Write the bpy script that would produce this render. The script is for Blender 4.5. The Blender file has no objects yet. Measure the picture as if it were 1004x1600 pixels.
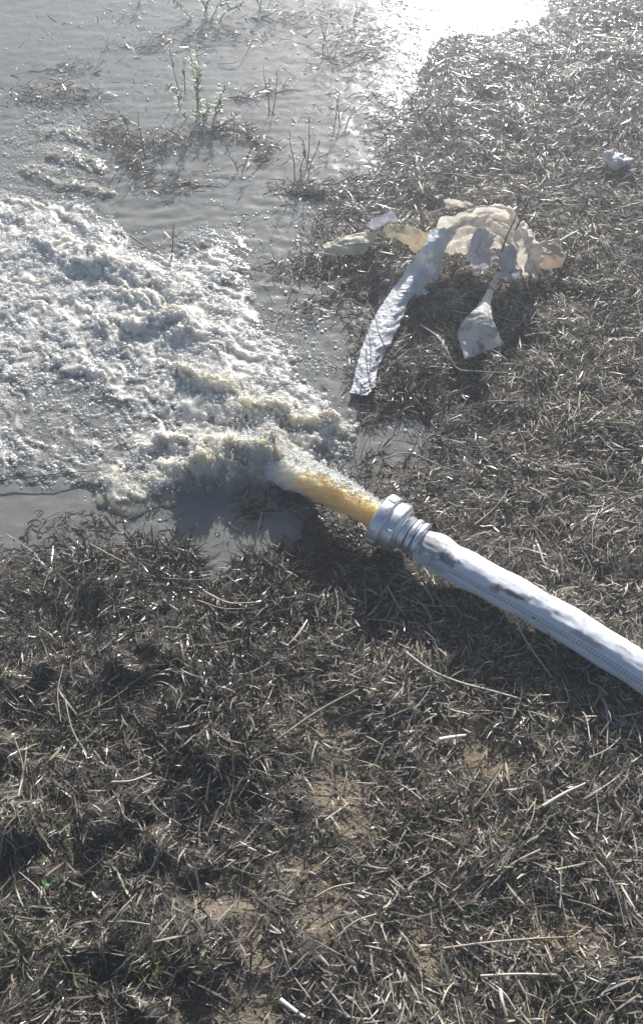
import bpy, math, random
import numpy as np
from mathutils import Vector, Matrix

# ------------------------------------------------------------------ camera, sky, sun, exposure
SC = bpy.context.scene
COL = SC.collection
rng = np.random.default_rng(7)
random.seed(7)

CAM_H, PITCH, FPX = 1.5, math.radians(56.0), 1386.0      # FPX: focal length in pixels of the 1004x1600 photograph
PW, PH = 1004.0, 1600.0
cam = bpy.data.cameras.new('camera')
camo = bpy.data.objects.new('camera', cam)
COL.objects.link(camo)
camo.location = (0, 0, CAM_H)
camo.rotation_euler = (math.pi/2 - PITCH, 0, 0)
cam.sensor_fit = 'VERTICAL'
cam.sensor_height = 24.0
cam.lens = 24.0*FPX/PH
cam.clip_start, cam.clip_end = 0.02, 300.0
SC.camera = camo

SUN_EL, SUN_AZ = math.radians(25.5), math.radians(10.5)   # ahead of the camera, a little to the right
world = bpy.data.worlds.new('World')
SC.world = world
world.use_nodes = True
wn = world.node_tree
for n in list(wn.nodes): wn.nodes.remove(n)
sky = wn.nodes.new('ShaderNodeTexSky'); sky.sky_type = 'NISHITA'; sky.sun_disc = False
sky.sun_elevation = SUN_EL; sky.sun_rotation = SUN_AZ
sky.air_density = 1.0; sky.dust_density = 1.0; sky.ozone_density = 1.8
bg = wn.nodes.new('ShaderNodeBackground'); bg.inputs['Strength'].default_value = 0.065
wo = wn.nodes.new('ShaderNodeOutputWorld')
wn.links.new(sky.outputs[0], bg.inputs[0]); wn.links.new(bg.outputs[0], wo.inputs[0])

sun = bpy.data.lights.new('sun', 'SUN'); sun.energy = 5.0; sun.angle = math.radians(0.5); sun.color = (1.0, 0.96, 0.91)
suno = bpy.data.objects.new('sun', sun); COL.objects.link(suno)
SDIR = Vector((math.sin(SUN_AZ)*math.cos(SUN_EL), math.cos(SUN_AZ)*math.cos(SUN_EL), math.sin(SUN_EL)))
suno.rotation_euler = (-SDIR).to_track_quat('-Z', 'Y').to_euler()
suno.location = SDIR*20

SC.view_settings.view_transform = 'Standard'
SC.view_settings.look = 'None'
SC.view_settings.exposure = 0.85
SC.view_settings.gamma = 1.0
SC.view_settings.use_curve_mapping = False
SC.render.engine = 'CYCLES'
SC.cycles.max_bounces = 8; SC.cycles.diffuse_bounces = 3; SC.cycles.glossy_bounces = 3
SC.cycles.transmission_bounces = 4; SC.cycles.volume_bounces = 1; SC.cycles.transparent_max_bounces = 8
SC.cycles.caustics_reflective = False; SC.cycles.caustics_refractive = False
SC.cycles.sample_clamp_indirect = 4.0

VEIL_DENSITY = 0.053

# ------------------------------------------------------------------ pixel <-> place
cP, sP = math.cos(PITCH), math.sin(PITCH)
def at(px, py, z=0.0):
    """the point at height z that lies on the line of sight of a photograph pixel"""
    r, u = (px - PW/2)/FPX, (PH/2 - py)/FPX
    d = Vector((r, cP + u*sP, -sP + u*cP))
    t = (CAM_H - z)/(-d.z)
    return Vector((0, 0, CAM_H)) + d*t
def proj(x, y, z=0.0):
    dz = z - CAM_H
    f = y*cP - dz*sP
    u = y*sP + dz*cP
    f = np.maximum(f, 1e-3)
    return PW/2 + FPX*x/f, PH/2 - FPX*u/f

# ------------------------------------------------------------------ noise
def _hash(ix, iy, seed):
    h = (ix.astype(np.int64)*374761393 + iy.astype(np.int64)*668265263 + seed*1442695041) & 0xffffffff
    h = ((h ^ (h >> 13))*1274126177) & 0xffffffff
    return (h ^ (h >> 16)) & 0xffffffff
def perlin(x, y, seed=0):
    x = np.asarray(x, float); y = np.asarray(y, float)
    ix, iy = np.floor(x), np.floor(y)
    fx, fy = x - ix, y - iy
    u = fx*fx*fx*(fx*(fx*6-15)+10); v = fy*fy*fy*(fy*(fy*6-15)+10)
    def g(ax, ay, dx, dy):
        a = _hash(ax, ay, seed)*(2*math.pi/4294967296.0)
        return np.cos(a)*dx + np.sin(a)*dy
    n00 = g(ix, iy, fx, fy); n10 = g(ix+1, iy, fx-1, fy)
    n01 = g(ix, iy+1, fx, fy-1); n11 = g(ix+1, iy+1, fx-1, fy-1)
    return ((n00*(1-u)+n10*u)*(1-v) + (n01*(1-u)+n11*u)*v)*1.5
def fbm(x, y, oct=4, seed=0, gain=.5):
    s, a, f = 0, 1.0, 1.0
    for i in range(oct):
        s = s + a*perlin(x*f, y*f, seed+i*17); a *= gain; f *= 2.03
    return s
def sstep(a, b, x):
    t = np.clip((x-a)/(b-a), 0, 1); return t*t*(3-2*t)

def poly_sdf(X, Y, poly):
    """signed distance, positive inside"""
    X = np.asarray(X, float); Y = np.asarray(Y, float)
    d = np.full(X.shape, 1e9); inside = np.zeros(X.shape, bool)
    n = len(poly)
    for i in range(n):
        x0, y0 = poly[i]; x1, y1 = poly[(i+1) % n]
        ex, ey = x1-x0, y1-y0
        L = ex*ex+ey*ey+1e-12
        t = np.clip(((X-x0)*ex+(Y-y0)*ey)/L, 0, 1)
        d = np.minimum(d, (X-x0-t*ex)**2+(Y-y0-t*ey)**2)
        c = ((y0 > Y) != (y1 > Y))
        with np.errstate(divide='ignore', invalid='ignore'):
            xi = ex*(Y-y0)/(ey if abs(ey) > 1e-12 else 1e-12)+x0
        inside ^= (c & (X < xi))
    d = np.sqrt(d)
    return np.where(inside, d, -d)
def gpoly(pts): return [tuple(at(px, py)[:2]) for px, py in pts]
def line_dist(X, Y, pts):
    d = np.full(np.shape(X), 1e9); tt = np.zeros(np.shape(X))
    n = len(pts)-1
    for i in range(n):
        x0, y0 = pts[i]; x1, y1 = pts[i+1]
        ex, ey = x1-x0, y1-y0
        t = np.clip(((X-x0)*ex+(Y-y0)*ey)/(ex*ex+ey*ey+1e-12), 0, 1)
        q = (X-x0-t*ex)**2+(Y-y0-t*ey)**2
        m = q < d
        d = np.where(m, q, d); tt = np.where(m, (i+t)/n, tt)
    return np.sqrt(d), tt
def blob(PXX, PYY, cx, cy, rx, ry, ang=0):
    a = math.radians(ang); dx, dy = PXX-cx, PYY-cy
    u = (dx*math.cos(a)+dy*math.sin(a))/rx; v = (-dx*math.sin(a)+dy*math.cos(a))/ry
    return np.exp(-(u*u+v*v))

# ------------------------------------------------------------------ object helpers
def tag(o, label=None, cat=None, group=None, kind=None):
    if label: o['label'] = label
    if cat: o['category'] = cat
    if group: o['group'] = group
    if kind: o['kind'] = kind
    return o
def mesh_np(name, V, F, mat=None, parent=None, smooth=True, attrs=None, uv=None):
    V = np.asarray(V, np.float32); F = np.asarray(F, np.int32)
    me = bpy.data.meshes.new(name)
    me.vertices.add(len(V)); me.vertices.foreach_set('co', V.ravel())
    k = F.shape[1]
    me.loops.add(F.size); me.loops.foreach_set('vertex_index', F.ravel())
    me.polygons.add(len(F)); me.polygons.foreach_set('loop_start', np.arange(0, F.size, k, dtype=np.int32))
    me.polygons.foreach_set('use_smooth', np.full(len(F), smooth))
    me.update(calc_edges=True)
    if attrs and 'rough' in attrs and 'spec' not in attrs:
        qx, qy = proj(V[:, 0].astype(float), V[:, 1].astype(float)); attrs['spec'] = .5+.6*blob(qx, qy, 770, 30, 280, 170)*(V[:, 1] > 1.2)  # specular raised around the sun glare, standing in for its glow
    for an, A in (attrs or {}).items():
        A = np.asarray(A, np.float32)
        if A.ndim == 1:
            a = me.attributes.new(an, 'FLOAT', 'POINT'); a.data.foreach_set('value', A)
        else:
            a = me.attributes.new(an, 'FLOAT_COLOR', 'POINT')
            if A.shape[1] == 3: A = np.concatenate([A, np.ones((len(A), 1), np.float32)], 1)
            a.data.foreach_set('color', A.ravel())
    if uv is not None:
        l = me.uv_layers.new(name='UVMap'); l.data.foreach_set('uv', np.asarray(uv, np.float32)[F.ravel()].ravel())
    me.validate()
    if mat: me.materials.append(mat)
    o = bpy.data.objects.new(name, me); COL.objects.link(o)
    if parent: o.parent = parent
    return o
def empty(name, loc=(0, 0, 0)):
    o = bpy.data.objects.new(name, None); o.empty_display_size = .05; COL.objects.link(o); o.location = loc; return o
def local(o, loc):
    """move the origin of a mesh built in world coordinates to loc"""
    o.data.transform(Matrix.Translation(-Vector(loc))); o.location = loc; return o
def grid_faces(nu, nv, wrap=False):
    i = np.arange(nu-1)[:, None]; j = np.arange(nv if wrap else nv-1)[None, :]
    j2 = (j+1) % nv
    return np.stack(np.broadcast_arrays(i*nv+j, (i+1)*nv+j, (i+1)*nv+j2, i*nv+j2), -1).reshape(-1, 4)

# ------------------------------------------------------------------ materials
def new_mat(name):
    m = bpy.data.materials.new(name); m.use_nodes = True
    nt = m.node_tree
    return m, nt, nt.nodes['Principled BSDF'], nt.nodes['Material Output']
def N(nt, t, **kw):
    n = nt.nodes.new(t)
    for k, v in kw.items():
        if k in n.inputs: n.inputs[k].default_value = v
        else: setattr(n, k, v)
    return n
def lk(nt, a, b): nt.links.new(a, b)
def math_n(nt, op, a, b=None, c=None, clamp=False):
    n = nt.nodes.new('ShaderNodeMath'); n.operation = op; n.use_clamp = clamp
    for i, v in enumerate((a, b, c)):
        if v is None: continue
        if isinstance(v, (int, float)): n.inputs[i].default_value = v
        else: nt.links.new(v, n.inputs[i])
    return n.outputs[0]
def mixc(nt, f, a, b):
    n = nt.nodes.new('ShaderNodeMix'); n.data_type = 'RGBA'
    for s, v in ((0, f), (6, a), (7, b)):
        if isinstance(v, (int, float)): n.inputs[s].default_value = v
        elif isinstance(v, tuple): n.inputs[s].default_value = v if len(v) == 4 else (*v, 1)
        else: nt.links.new(v, n.inputs[s])
    return n.outputs[2]
def ramp(nt, f, a, b):
    n = nt.nodes.new('ShaderNodeMapRange'); n.inputs['From Min'].default_value = a; n.inputs['From Max'].default_value = b
    n.interpolation_type = 'SMOOTHSTEP'
    nt.links.new(f, n.inputs['Value']); return n.outputs[0]
def attr(nt, name, fac=True):
    n = nt.nodes.new('ShaderNodeAttribute'); n.attribute_name = name
    return n.outputs['Fac'] if fac else n.outputs['Color']
def noise(nt, scale, detail=4, vec=None, rough=.55):
    n = nt.nodes.new('ShaderNodeTexNoise'); n.inputs['Scale'].default_value = scale; n.inputs['Detail'].default_value = detail
    n.inputs['Roughness'].default_value = rough
    if vec is None:
        g = nt.nodes.new('ShaderNodeNewGeometry'); vec = g.outputs['Position']
    nt.links.new(vec, n.inputs['Vector']); return n.outputs['Fac']
def bump(nt, bsdf, h, strength=.5, dist=.01):
    b = nt.nodes.new('ShaderNodeBump'); b.inputs['Strength'].default_value = strength; b.inputs['Distance'].default_value = dist
    nt.links.new(h, b.inputs['Height']); nt.links.new(b.outputs[0], bsdf.inputs['Normal']); return b

def mat_soil():
    m, nt, p, o = new_mat('soil')
    wet, bare = attr(nt, 'wet'), attr(nt, 'bare')
    n1, n2 = noise(nt, 9, 6), noise(nt, 70, 5)
    dark = mixc(nt, n2, (.035, .030, .024), (.115, .095, .072))
    tan = mixc(nt, n2, (.14, .108, .074), (.33, .265, .18))
    b = math_n(nt, 'ADD', bare, math_n(nt, 'MULTIPLY', math_n(nt, 'SUBTRACT', n1, .5), .9))
    c = mixc(nt, ramp(nt, b, .25, .75), dark, tan)
    c = mixc(nt, math_n(nt, 'MULTIPLY', wet, .75), c, mixc(nt, n2, (.022, .020, .017), (.06, .054, .045)))
    lk(nt, c, p.inputs['Base Color'])
    r = nt.nodes.new('ShaderNodeMapRange'); r.inputs['To Min'].default_value = .92; r.inputs['To Max'].default_value = .35
    lk(nt, wet, r.inputs['Value']); lk(nt, r.outputs[0], p.inputs['Roughness'])
    bump(nt, p, noise(nt, 240, 6), .8, .006)
    return m
def mat_straw():
    m, nt, p, o = new_mat('straw')
    c = attr(nt, 'col', False)
    n = noise(nt, 260, 3)
    c2 = mixc(nt, .5, c, mixc(nt, n, (.0, .0, .0), (1, 1, 1)))
    mx = nt.nodes.new('ShaderNodeMix'); mx.data_type = 'RGBA'; mx.blend_type = 'OVERLAY'
    mx.inputs[0].default_value = .45; lk(nt, c, mx.inputs[6]); lk(nt, mixc(nt, n, (.1, .1, .1), (.9, .9, .9)), mx.inputs[7])
    lk(nt, mx.outputs[2], p.inputs['Base Color'])
    lk(nt, attr(nt, 'rough'), p.inputs['Roughness'])
    lk(nt, attr(nt, 'spec'), p.inputs['Specular IOR Level'])
    tr = nt.nodes.new('ShaderNodeBsdfTranslucent'); lk(nt, mx.outputs[2], tr.inputs['Color'])
    mix = nt.nodes.new('ShaderNodeMixShader'); mix.inputs[0].default_value = .22
    lk(nt, p.outputs[0], mix.inputs[1]); lk(nt, tr.outputs[0], mix.inputs[2]); lk(nt, mix.outputs[0], o.inputs['Surface'])
    return m
def mat_water():
    m, nt, p, o = new_mat('murky_water')
    n = noise(nt, 3.5, 5)
    c = mixc(nt, n, (.152, .152, .141), (.22, .22, .205))
    lk(nt, c, p.inputs['Base Color'])
    p.inputs['Roughness'].default_value = .185; p.inputs['IOR'].default_value = 1.33
    bump(nt, p, noise(nt, 90, 3), .12, .004)
    return m
def mat_foam():
    m, nt, p, o = new_mat('foam')
    fr, mk = attr(nt, 'froth'), attr(nt, 'murk')
    n = noise(nt, 330, 3)
    f = ramp(nt, math_n(nt, 'ADD', fr, math_n(nt, 'MULTIPLY', math_n(nt, 'SUBTRACT', n, .5), .5)), .15, .85)
    wat = mixc(nt, mk, (.21, .207, .19), (.48, .41, .24))
    whi = mixc(nt, mk, (.63, .608, .56), (.65, .59, .42))
    lk(nt, mixc(nt, f, wat, whi), p.inputs['Base Color'])
    r = nt.nodes.new('ShaderNodeMapRange'); r.inputs['To Min'].default_value = .1; r.inputs['To Max'].default_value = .42
    lk(nt, f, r.inputs['Value']); lk(nt, r.outputs[0], p.inputs['Roughness'])
    p.inputs['IOR'].default_value = 1.33
    p.inputs['Subsurface Weight'].default_value = .75; p.inputs['Subsurface Scale'].default_value = .03
    p.inputs['Subsurface Radius'].default_value = (1.0, .9, .7)
    v = nt.nodes.new('ShaderNodeTexVoronoi'); v.inputs['Scale'].default_value = 190
    g = nt.nodes.new('ShaderNodeNewGeometry'); lk(nt, g.outputs['Position'], v.inputs['Vector'])
    bump(nt, p, math_n(nt, 'SUBTRACT', 1.0, v.outputs['Distance']), .3, .003)
    return m
def mat_bubble():
    m, nt, p, o = new_mat('bubble')
    p.inputs['Base Color'].default_value = (.80, .80, .78, 1); p.inputs['Roughness'].default_value = .12
    p.inputs['IOR'].default_value = 1.33
    p.inputs['Subsurface Weight'].default_value = .0
    tr = nt.nodes.new('ShaderNodeBsdfTransparent'); tr.inputs[0].default_value = (.95, .95, .95, 1)
    lw = nt.nodes.new('ShaderNodeLayerWeight'); lw.inputs[0].default_value = .35
    mix = nt.nodes.new('ShaderNodeMixShader')
    f = nt.nodes.new('ShaderNodeMapRange'); f.inputs['To Min'].default_value = .38; f.inputs['To Max'].default_value = .95
    lk(nt, lw.outputs['Facing'], f.inputs['Value']); lk(nt, f.outputs[0], mix.inputs[0])
    lk(nt, tr.outputs[0], mix.inputs[1]); lk(nt, p.outputs[0], mix.inputs[2]); lk(nt, mix.outputs[0], o.inputs['Surface'])
    return m
def mat_plastic(name, col, transl=.35, transp=.12, dirt=.25, rough=.32):
    m, nt, p, o = new_mat(name)
    n = noise(nt, 38, 6); n2 = noise(nt, 180, 3)
    d = ramp(nt, n, .47, .68)
    c = mixc(nt, math_n(nt, 'MULTIPLY', d, dirt), col, (.20, .17, .13))
    lk(nt, c, p.inputs['Base Color']); p.inputs['Roughness'].default_value = rough
    bump(nt, p, noise(nt, 110, 6), .7, .007)
    tl = nt.nodes.new('ShaderNodeBsdfTranslucent'); lk(nt, c, tl.inputs['Color'])
    tp = nt.nodes.new('ShaderNodeBsdfTransparent')
    a = nt.nodes.new('ShaderNodeMixShader'); a.inputs[0].default_value = transl
    b = nt.nodes.new('ShaderNodeMixShader'); b.inputs[0].default_value = transp
    lk(nt, p.outputs[0], a.inputs[1]); lk(nt, tl.outputs[0], a.inputs[2])
    lk(nt, a.outputs[0], b.inputs[1]); lk(nt, tp.outputs[0], b.inputs[2]); lk(nt, b.outputs[0], o.inputs['Surface'])
    return m
def mat_metal():
    m, nt, p, o = new_mat('cast_aluminium')
    n = noise(nt, 60, 5)
    lk(nt, mixc(nt, ramp(nt, noise(nt, 95, 6), .56, .72), mixc(nt, n, (.60, .61, .63), (.84, .85, .87)), (.25, .22, .18)), p.inputs['Base Color'])
    p.inputs['Metallic'].default_value = .85
    r = nt.nodes.new('ShaderNodeMapRange'); r.inputs['To Min'].default_value = .28; r.inputs['To Max'].default_value = .52
    lk(nt, noise(nt, 140, 4), r.inputs['Value']); lk(nt, r.outputs[0], p.inputs['Roughness'])
    bump(nt, p, noise(nt, 500, 2), .12, .001)
    return m
def mat_hose():
    m, nt, p, o = new_mat('hose_fabric')
    uvn = nt.nodes.new('ShaderNodeUVMap'); sp = nt.nodes.new('ShaderNodeSeparateXYZ'); lk(nt, uvn.outputs[0], sp.inputs[0])
    u, v = sp.outputs[0], sp.outputs[1]            # u: metres along the hose, v: degrees/360 round it, .0 = top, towards the camera positive
    n = noise(nt, 30, 5); nf = noise(nt, 150, 4)
    c = mixc(nt, nf, (.65, .67, .72), (.79, .80, .84))
    c = mixc(nt, math_n(nt, 'MULTIPLY', ramp(nt, n, .50, .8), .35), c, (.36, .32, .27))
    def spot(u0, v0, ru, rv, k):
        a = math_n(nt, 'DIVIDE', math_n(nt, 'SUBTRACT', u, u0), ru); b = math_n(nt, 'DIVIDE', math_n(nt, 'SUBTRACT', v, v0), rv)
        q = math_n(nt, 'ADD', math_n(nt, 'MULTIPLY', a, a), math_n(nt, 'MULTIPLY', b, b))
        q = math_n(nt, 'ADD', q, math_n(nt, 'MULTIPLY', math_n(nt, 'SUBTRACT', noise(nt, 75, 4), .5), 3.2))
        return math_n(nt, 'MULTIPLY', math_n(nt, 'SUBTRACT', 1.0, ramp(nt, q, .35, 1.3)), k)
    for s in ((.024, .055, .036, .10, .62), (.064, .080, .020, .06, .78), (.34, .10, .03, .04, .4), (.40, .02, .02, .03, .35), (.045, .22, .03, .04, .4), (.185, .085, .030, .028, .85), (.212, .065, .013, .03, .8), (.16, .12, .012, .03, .55), (.235, .04, .015, .03, .35)):
        c = mixc(nt, spot(*s), c, (.105, .085, .06))
    for v0, col in ((.150, (.03, .025, .045)), (.171, (.04, .03, .05)), (.184, (.03, .03, .05))):
        d = math_n(nt, 'ABSOLUTE', math_n(nt, 'SUBTRACT', v, v0))
        line = math_n(nt, 'LESS_THAN', d, .0034)
        dash = math_n(nt, 'GREATER_THAN', math_n(nt, 'FRACT', math_n(nt, 'MULTIPLY', u, 160.0)), .25)
        c = mixc(nt, math_n(nt, 'MULTIPLY', math_n(nt, 'MULTIPLY', line, dash), .8), c, col)
    red = math_n(nt, 'MULTIPLY', math_n(nt, 'LESS_THAN', math_n(nt, 'ABSOLUTE', math_n(nt, 'SUBTRACT', u, .2445)), .0028),
                 math_n(nt, 'LESS_THAN', math_n(nt, 'ABSOLUTE', math_n(nt, 'SUBTRACT', v, .176)), .011))
    c = mixc(nt, math_n(nt, 'MULTIPLY', red, .85), c, (.45, .05, .05))
    lk(nt, c, p.inputs['Base Color']); p.inputs['Roughness'].default_value = .55
    p.inputs['Sheen Weight'].default_value = .15
    w = math_n(nt, 'MULTIPLY', math_n(nt, 'SINE', math_n(nt, 'MULTIPLY', u, 2600.0)), math_n(nt, 'SINE', math_n(nt, 'MULTIPLY', v, 900.0)))
    bump(nt, p, math_n(nt, 'ADD', math_n(nt, 'MULTIPLY', w, .3), noise(nt, 55, 4)), .35, .004)
    return m
def mat_jet():
    m, nt, p, o = new_mat('amber_water')
    fr = attr(nt, 'froth')
    n = noise(nt, 300, 3)
    f = ramp(nt, math_n(nt, 'ADD', fr, math_n(nt, 'MULTIPLY', math_n(nt, 'SUBTRACT', n, .5), .9)), .3, .8)
    lk(nt, mixc(nt, f, mixc(nt, noise(nt, 45, 4), (.77, .53, .17), (.88, .70, .35)), (.78, .75, .66)), p.inputs['Base Color'])
    p.inputs['Roughness'].default_value = .2; p.inputs['IOR'].default_value = 1.33
    p.inputs['Subsurface Weight'].default_value = 1.0; p.inputs['Subsurface Scale'].default_value = .06
    p.inputs['Subsurface Radius'].default_value = (1.0, .75, .35)
    bump(nt, p, noise(nt, 200, 3), .5, .004)
    return m
def mat_plain(name, a, b, rough=.7, sc=60):
    m, nt, p, o = new_mat(name)
    lk(nt, mixc(nt, noise(nt, sc, 4), a, b), p.inputs['Base Color']); p.inputs['Roughness'].default_value = rough
    bump(nt, p, noise(nt, sc*4, 3), .3, .003)
    return m
BUBW = mat_plain('glint_bead', (.74, .74, .72), (.84, .84, .82), .22, 300)  # opaque white for floating bubbles that also stand in for sun glints
SOIL, STRAW, WATER, FOAM, BUBBLE, METAL, HOSE, JET = mat_soil(), mat_straw(), mat_water(), mat_foam(), mat_bubble(), mat_metal(), mat_hose(), mat_jet()
P_WHITE = mat_plastic('white_film', (.78, .78, .79), .2, .02, .25)
P_CLEAR = mat_plastic('clear_film', (.84, .80, .735), .5, .26, .22, .22)
P_YELL = mat_plastic('yellowed_film', (.76, .69, .54), .40, .05, .3)
P_TAN = mat_plastic('tan_film', (.64, .54, .44), .38, .14, .3)
P_BLUE = mat_plastic('bluish_film', (.72, .73, .78), .36, .12, .25)
P_LAV = mat_plastic('frosted_film', (.78, .76, .82), .42, .05, .15)
P_CARD = mat_plastic('dirty_white_sheet', (.80, .76, .72), .42, .0, .75, .6)

# ------------------------------------------------------------------ terrain fields
SHORE_PX = [(880, -60), (858, 14), (818, 44), (760, 54), (700, 60), (664, 88), (655, 120), (640, 165), (622, 215), (596, 250), (562, 285), (520, 318), (497, 345), (476, 385),
            (470, 430), (520, 452), (562, 486), (556, 530), (545, 585), (572, 630), (596, 652), (655, 668), (668, 705), (628, 722), (596, 706), (566, 700),
            (556, 735), (538, 772), (510, 790), (470, 812), (452, 862), (418, 900), (372, 912), (340, 908), (312, 892), (272, 872), (238, 852), (196, 846), (150, 852),
            (120, 842), (80, 850), (40, 858), (-60, 862), (-240, 880)]
SHORE = gpoly(SHORE_PX) + [(-2.2, 1.02), (-6, 1.4), (-7.5, 4), (-5, 7.5), (0, 8.2), (2.4, 6.2), (1.7, 4.2)]
GX0, GX1, GY0, GY1, GD = -1.75, 1.75, -0.25, 4.1, .010
gx = np.arange(GX0, GX1+1e-6, GD); gy = np.arange(GY0, GY1+1e-6, GD)
def geo(a, b, n, s): return a + (b-a)*np.linspace(0, 1, n+1)[1:]**s
ax = np.concatenate([geo(GX0, -30, 22, 2.4)[::-1], gx, geo(GX1, 30, 22, 2.4)])
ay = np.concatenate([geo(GY0, -30, 22, 2.4)[::-1], gy, geo(GY1, 30, 22, 2.4)])

def shore_sdf(X, Y):
    px, py = proj(X, Y); isl = 0
    for b in ((78, 150, 46, 11, -8), (112, 112, 40, 7, 0), (168, 205, 22, 12, 40), (205, 255, 46, 13, 52), (262, 238, 40, 10, 0), (392, 215, 34, 8, 36), (310, 190, 26, 8, 0), (325, 28, 60, 9, 0), (480, 300, 50, 12, 0), (520, 415, 40, 14, 0), (395, 805, 26, 12, 0)):
        isl = np.maximum(isl, blob(px, py, *b)*(Y > .5))
    return poly_sdf(X, Y, SHORE)*(1-.9*sstep(.35, .8, isl)) - .055*isl + .030*fbm(X*9, Y*9, 4, 3) + .012*fbm(X*38, Y*38, 2, 9)
def make_ground(X, Y):
    s = shore_sdf(X, Y)
    px, py = proj(X, Y)
    px = np.where(Y > -.6, px, 0); py = np.where(Y > -.6, py, 3000)
    land = sstep(0, .22, -s)
    rough = .011*fbm(X*7, Y*7, 4, 21) + .008*np.abs(fbm(X*17, Y*17, 3, 31)) + .004*fbm(X*55, Y*55, 2, 41)
    tuss = .030*sstep(.05, .55, fbm(X*6.5+3, Y*6.5, 3, 51))*np.clip(sstep(560, 330, px)*sstep(840, 920, py)*1.2 + .25, 0, 1.1)
    tuss = tuss*(1-.8*np.maximum(blob(px, py, 450, 1480, 120, 130), blob(px, py, 520, 1200, 90, 130)))
    h = land*(.020 + rough + tuss) + .006*sstep(0, .05, -s)
    h = np.maximum(h, .003*sstep(0, .02, -s))
    h = np.where(s > 0, -.05*sstep(0, .25, s) - .002, h)
    wet = np.clip(sstep(-.30, .02, s) + .75*sstep(660, 330, px)*np.maximum(sstep(1330, 1000, py), .62)*sstep(800, 860, py), 0, 1)
    bare = np.zeros_like(s)
    for b in ((535, 1225, 62, 75, 0), (520, 1150, 50, 40, 0), (560, 1290, 50, 40, 0), (470, 1345, 70, 45, -25), (400, 1480, 38, 70, 0), (352, 1408, 60, 32, -15), (395, 1570, 50, 75, 0), (330, 1600, 50, 40, 0), (880, 1455, 60, 38, 0), (660, 1475, 38, 60, 0), (500, 1420, 45, 60, 0), (760, 1180, 60, 50, 20)):
        bare = np.maximum(bare, blob(px, py, *b))
    h = h*(1-.55*bare*land)
    return s, h, wet, bare, px, py
XX, YY = np.meshgrid(ax, ay, indexing='ij')
S_, H_, WET_, BARE_, PX_, PY_ = make_ground(XX, YY)
V = np.stack([XX, YY, H_], -1).reshape(-1, 3)
ground = mesh_np('ground', V, grid_faces(len(ax), len(ay)), SOIL, attrs={'wet': WET_.ravel(), 'bare': BARE_.ravel()})
tag(ground, kind='structure')
i0, j0 = 22, 22
gS, gH = S_[i0:i0+len(gx), j0:j0+len(gy)], H_[i0:i0+len(gx), j0:j0+len(gy)]
gW, gB = WET_[i0:i0+len(gx), j0:j0+len(gy)], BARE_[i0:i0+len(gx), j0:j0+len(gy)]
def samp(G, x, y):
    u = np.clip((np.asarray(x)-GX0)/GD, 0, len(gx)-1.001); v = np.clip((np.asarray(y)-GY0)/GD, 0, len(gy)-1.001)
    i, j = u.astype(int), v.astype(int); fu, fv = u-i, v-j
    return (G[i, j]*(1-fu)+G[i+1, j]*fu)*(1-fv) + (G[i, j+1]*(1-fu)+G[i+1, j+1]*fu)*fv
def gz(x, y): return float(max(samp(gH, x, y), 0))

# ------------------------------------------------------------------ water sheet
def froth_field(px, py, X, Y):
    """0..1: how much foam covers the water"""
    poly = FOAMP
    s = poly_sdf(X, Y, poly) + .035*fbm(X*10, Y*10, 4, 77)
    f = sstep(-.01, .07, s)
    thin = np.clip(1.0*blob(px, py, 70, 640, 120, 95) + .8*blob(px, py, 190, 650, 70, 60) + .75*blob(px, py, 240, 790, 90, 40) + .5*blob(px, py, 100, 755, 110, 60)
                   + .75*blob(px, py, 480, 690, 70, 22, 28) + .45*blob(px, py, 470, 470, 40, 60), 0, 1)
    f = f*(1-.62*thin)
    up = blob(px, py, 85, 245, 80, 75)*.27 + blob(px, py, 120, 170, 60, 40)*.12 + blob(px, py, 330, 385, 60, 28)*.5 + blob(px, py, 410, 560, 110, 90)*.2
    return np.clip(np.maximum(f, up), 0, 1), s
FOAMP = gpoly([(-260, 300), (-60, 296), (60, 300), (130, 322), (195, 352), (240, 392), (290, 392), (345, 378), (372, 398), (398, 452), (430, 510), (478, 566), (520, 625), (552, 668),
               (560, 706), (536, 742), (490, 752), (440, 742), (392, 740), (330, 752), (262, 778), (190, 772), (118, 778), (40, 768), (-60, 740), (-260, 690)])
A0 = at(560, 780); A1 = at(120, 430)
FD = Vector((A1.x-A0.x, A1.y-A0.y)).normalized()
def flow_uv(X, Y):
    dx, dy = X-A0.x, Y-A0.y
    return dx*FD.x+dy*FD.y, -dx*FD.y+dy*FD.x
CRESTS = [  # centre line in pixels, half width (m), height (m), yellowness
    ([(295, 742), (340, 734), (390, 730), (440, 734)], .050, .042, .7),
    ([(170, 772), (230, 762), (310, 746)], .040, .015, .5),
    ([(300, 742), (390, 728), (450, 728)], .032, .030, .25),
    ([(385, 640), (450, 656), (520, 676)], .026, .040, .75),
    ([(285, 580), (320, 598), (360, 622)], .024, .034, .75),
    ([(470, 742), (420, 700), (330, 640)], .040, .022, .25),
    ([(150, 520), (230, 505), (300, 520)], .034, .022, .12),
    ([(180, 470), (250, 480), (330, 540)], .030, .020, .12),
    ([(120, 420), (200, 430), (290, 470)], .034, .020, .08),
    ([(210, 700), (260, 690), (330, 705)], .022, .024, .3),
    ([(400, 700), (450, 690), (500, 705)], .020, .022, .1),
    ([(100, 560), (160, 600), (230, 640)], .030, .012, .0),
    ([(60, 380), (120, 400), (180, 420)], .030, .016, .0),
    ([(75, 232), (120, 255), (165, 268)], .022, .010, .25),
    ([(60, 210), (100, 208), (150, 222)], .020, .009, .25),
    ([(40, 268), (110, 292), (180, 308)], .026, .010, .2)]
CR = [([tuple(at(*p)[:2]) for p in c], w, h, y) for c, w, h, y in CRESTS]
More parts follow.
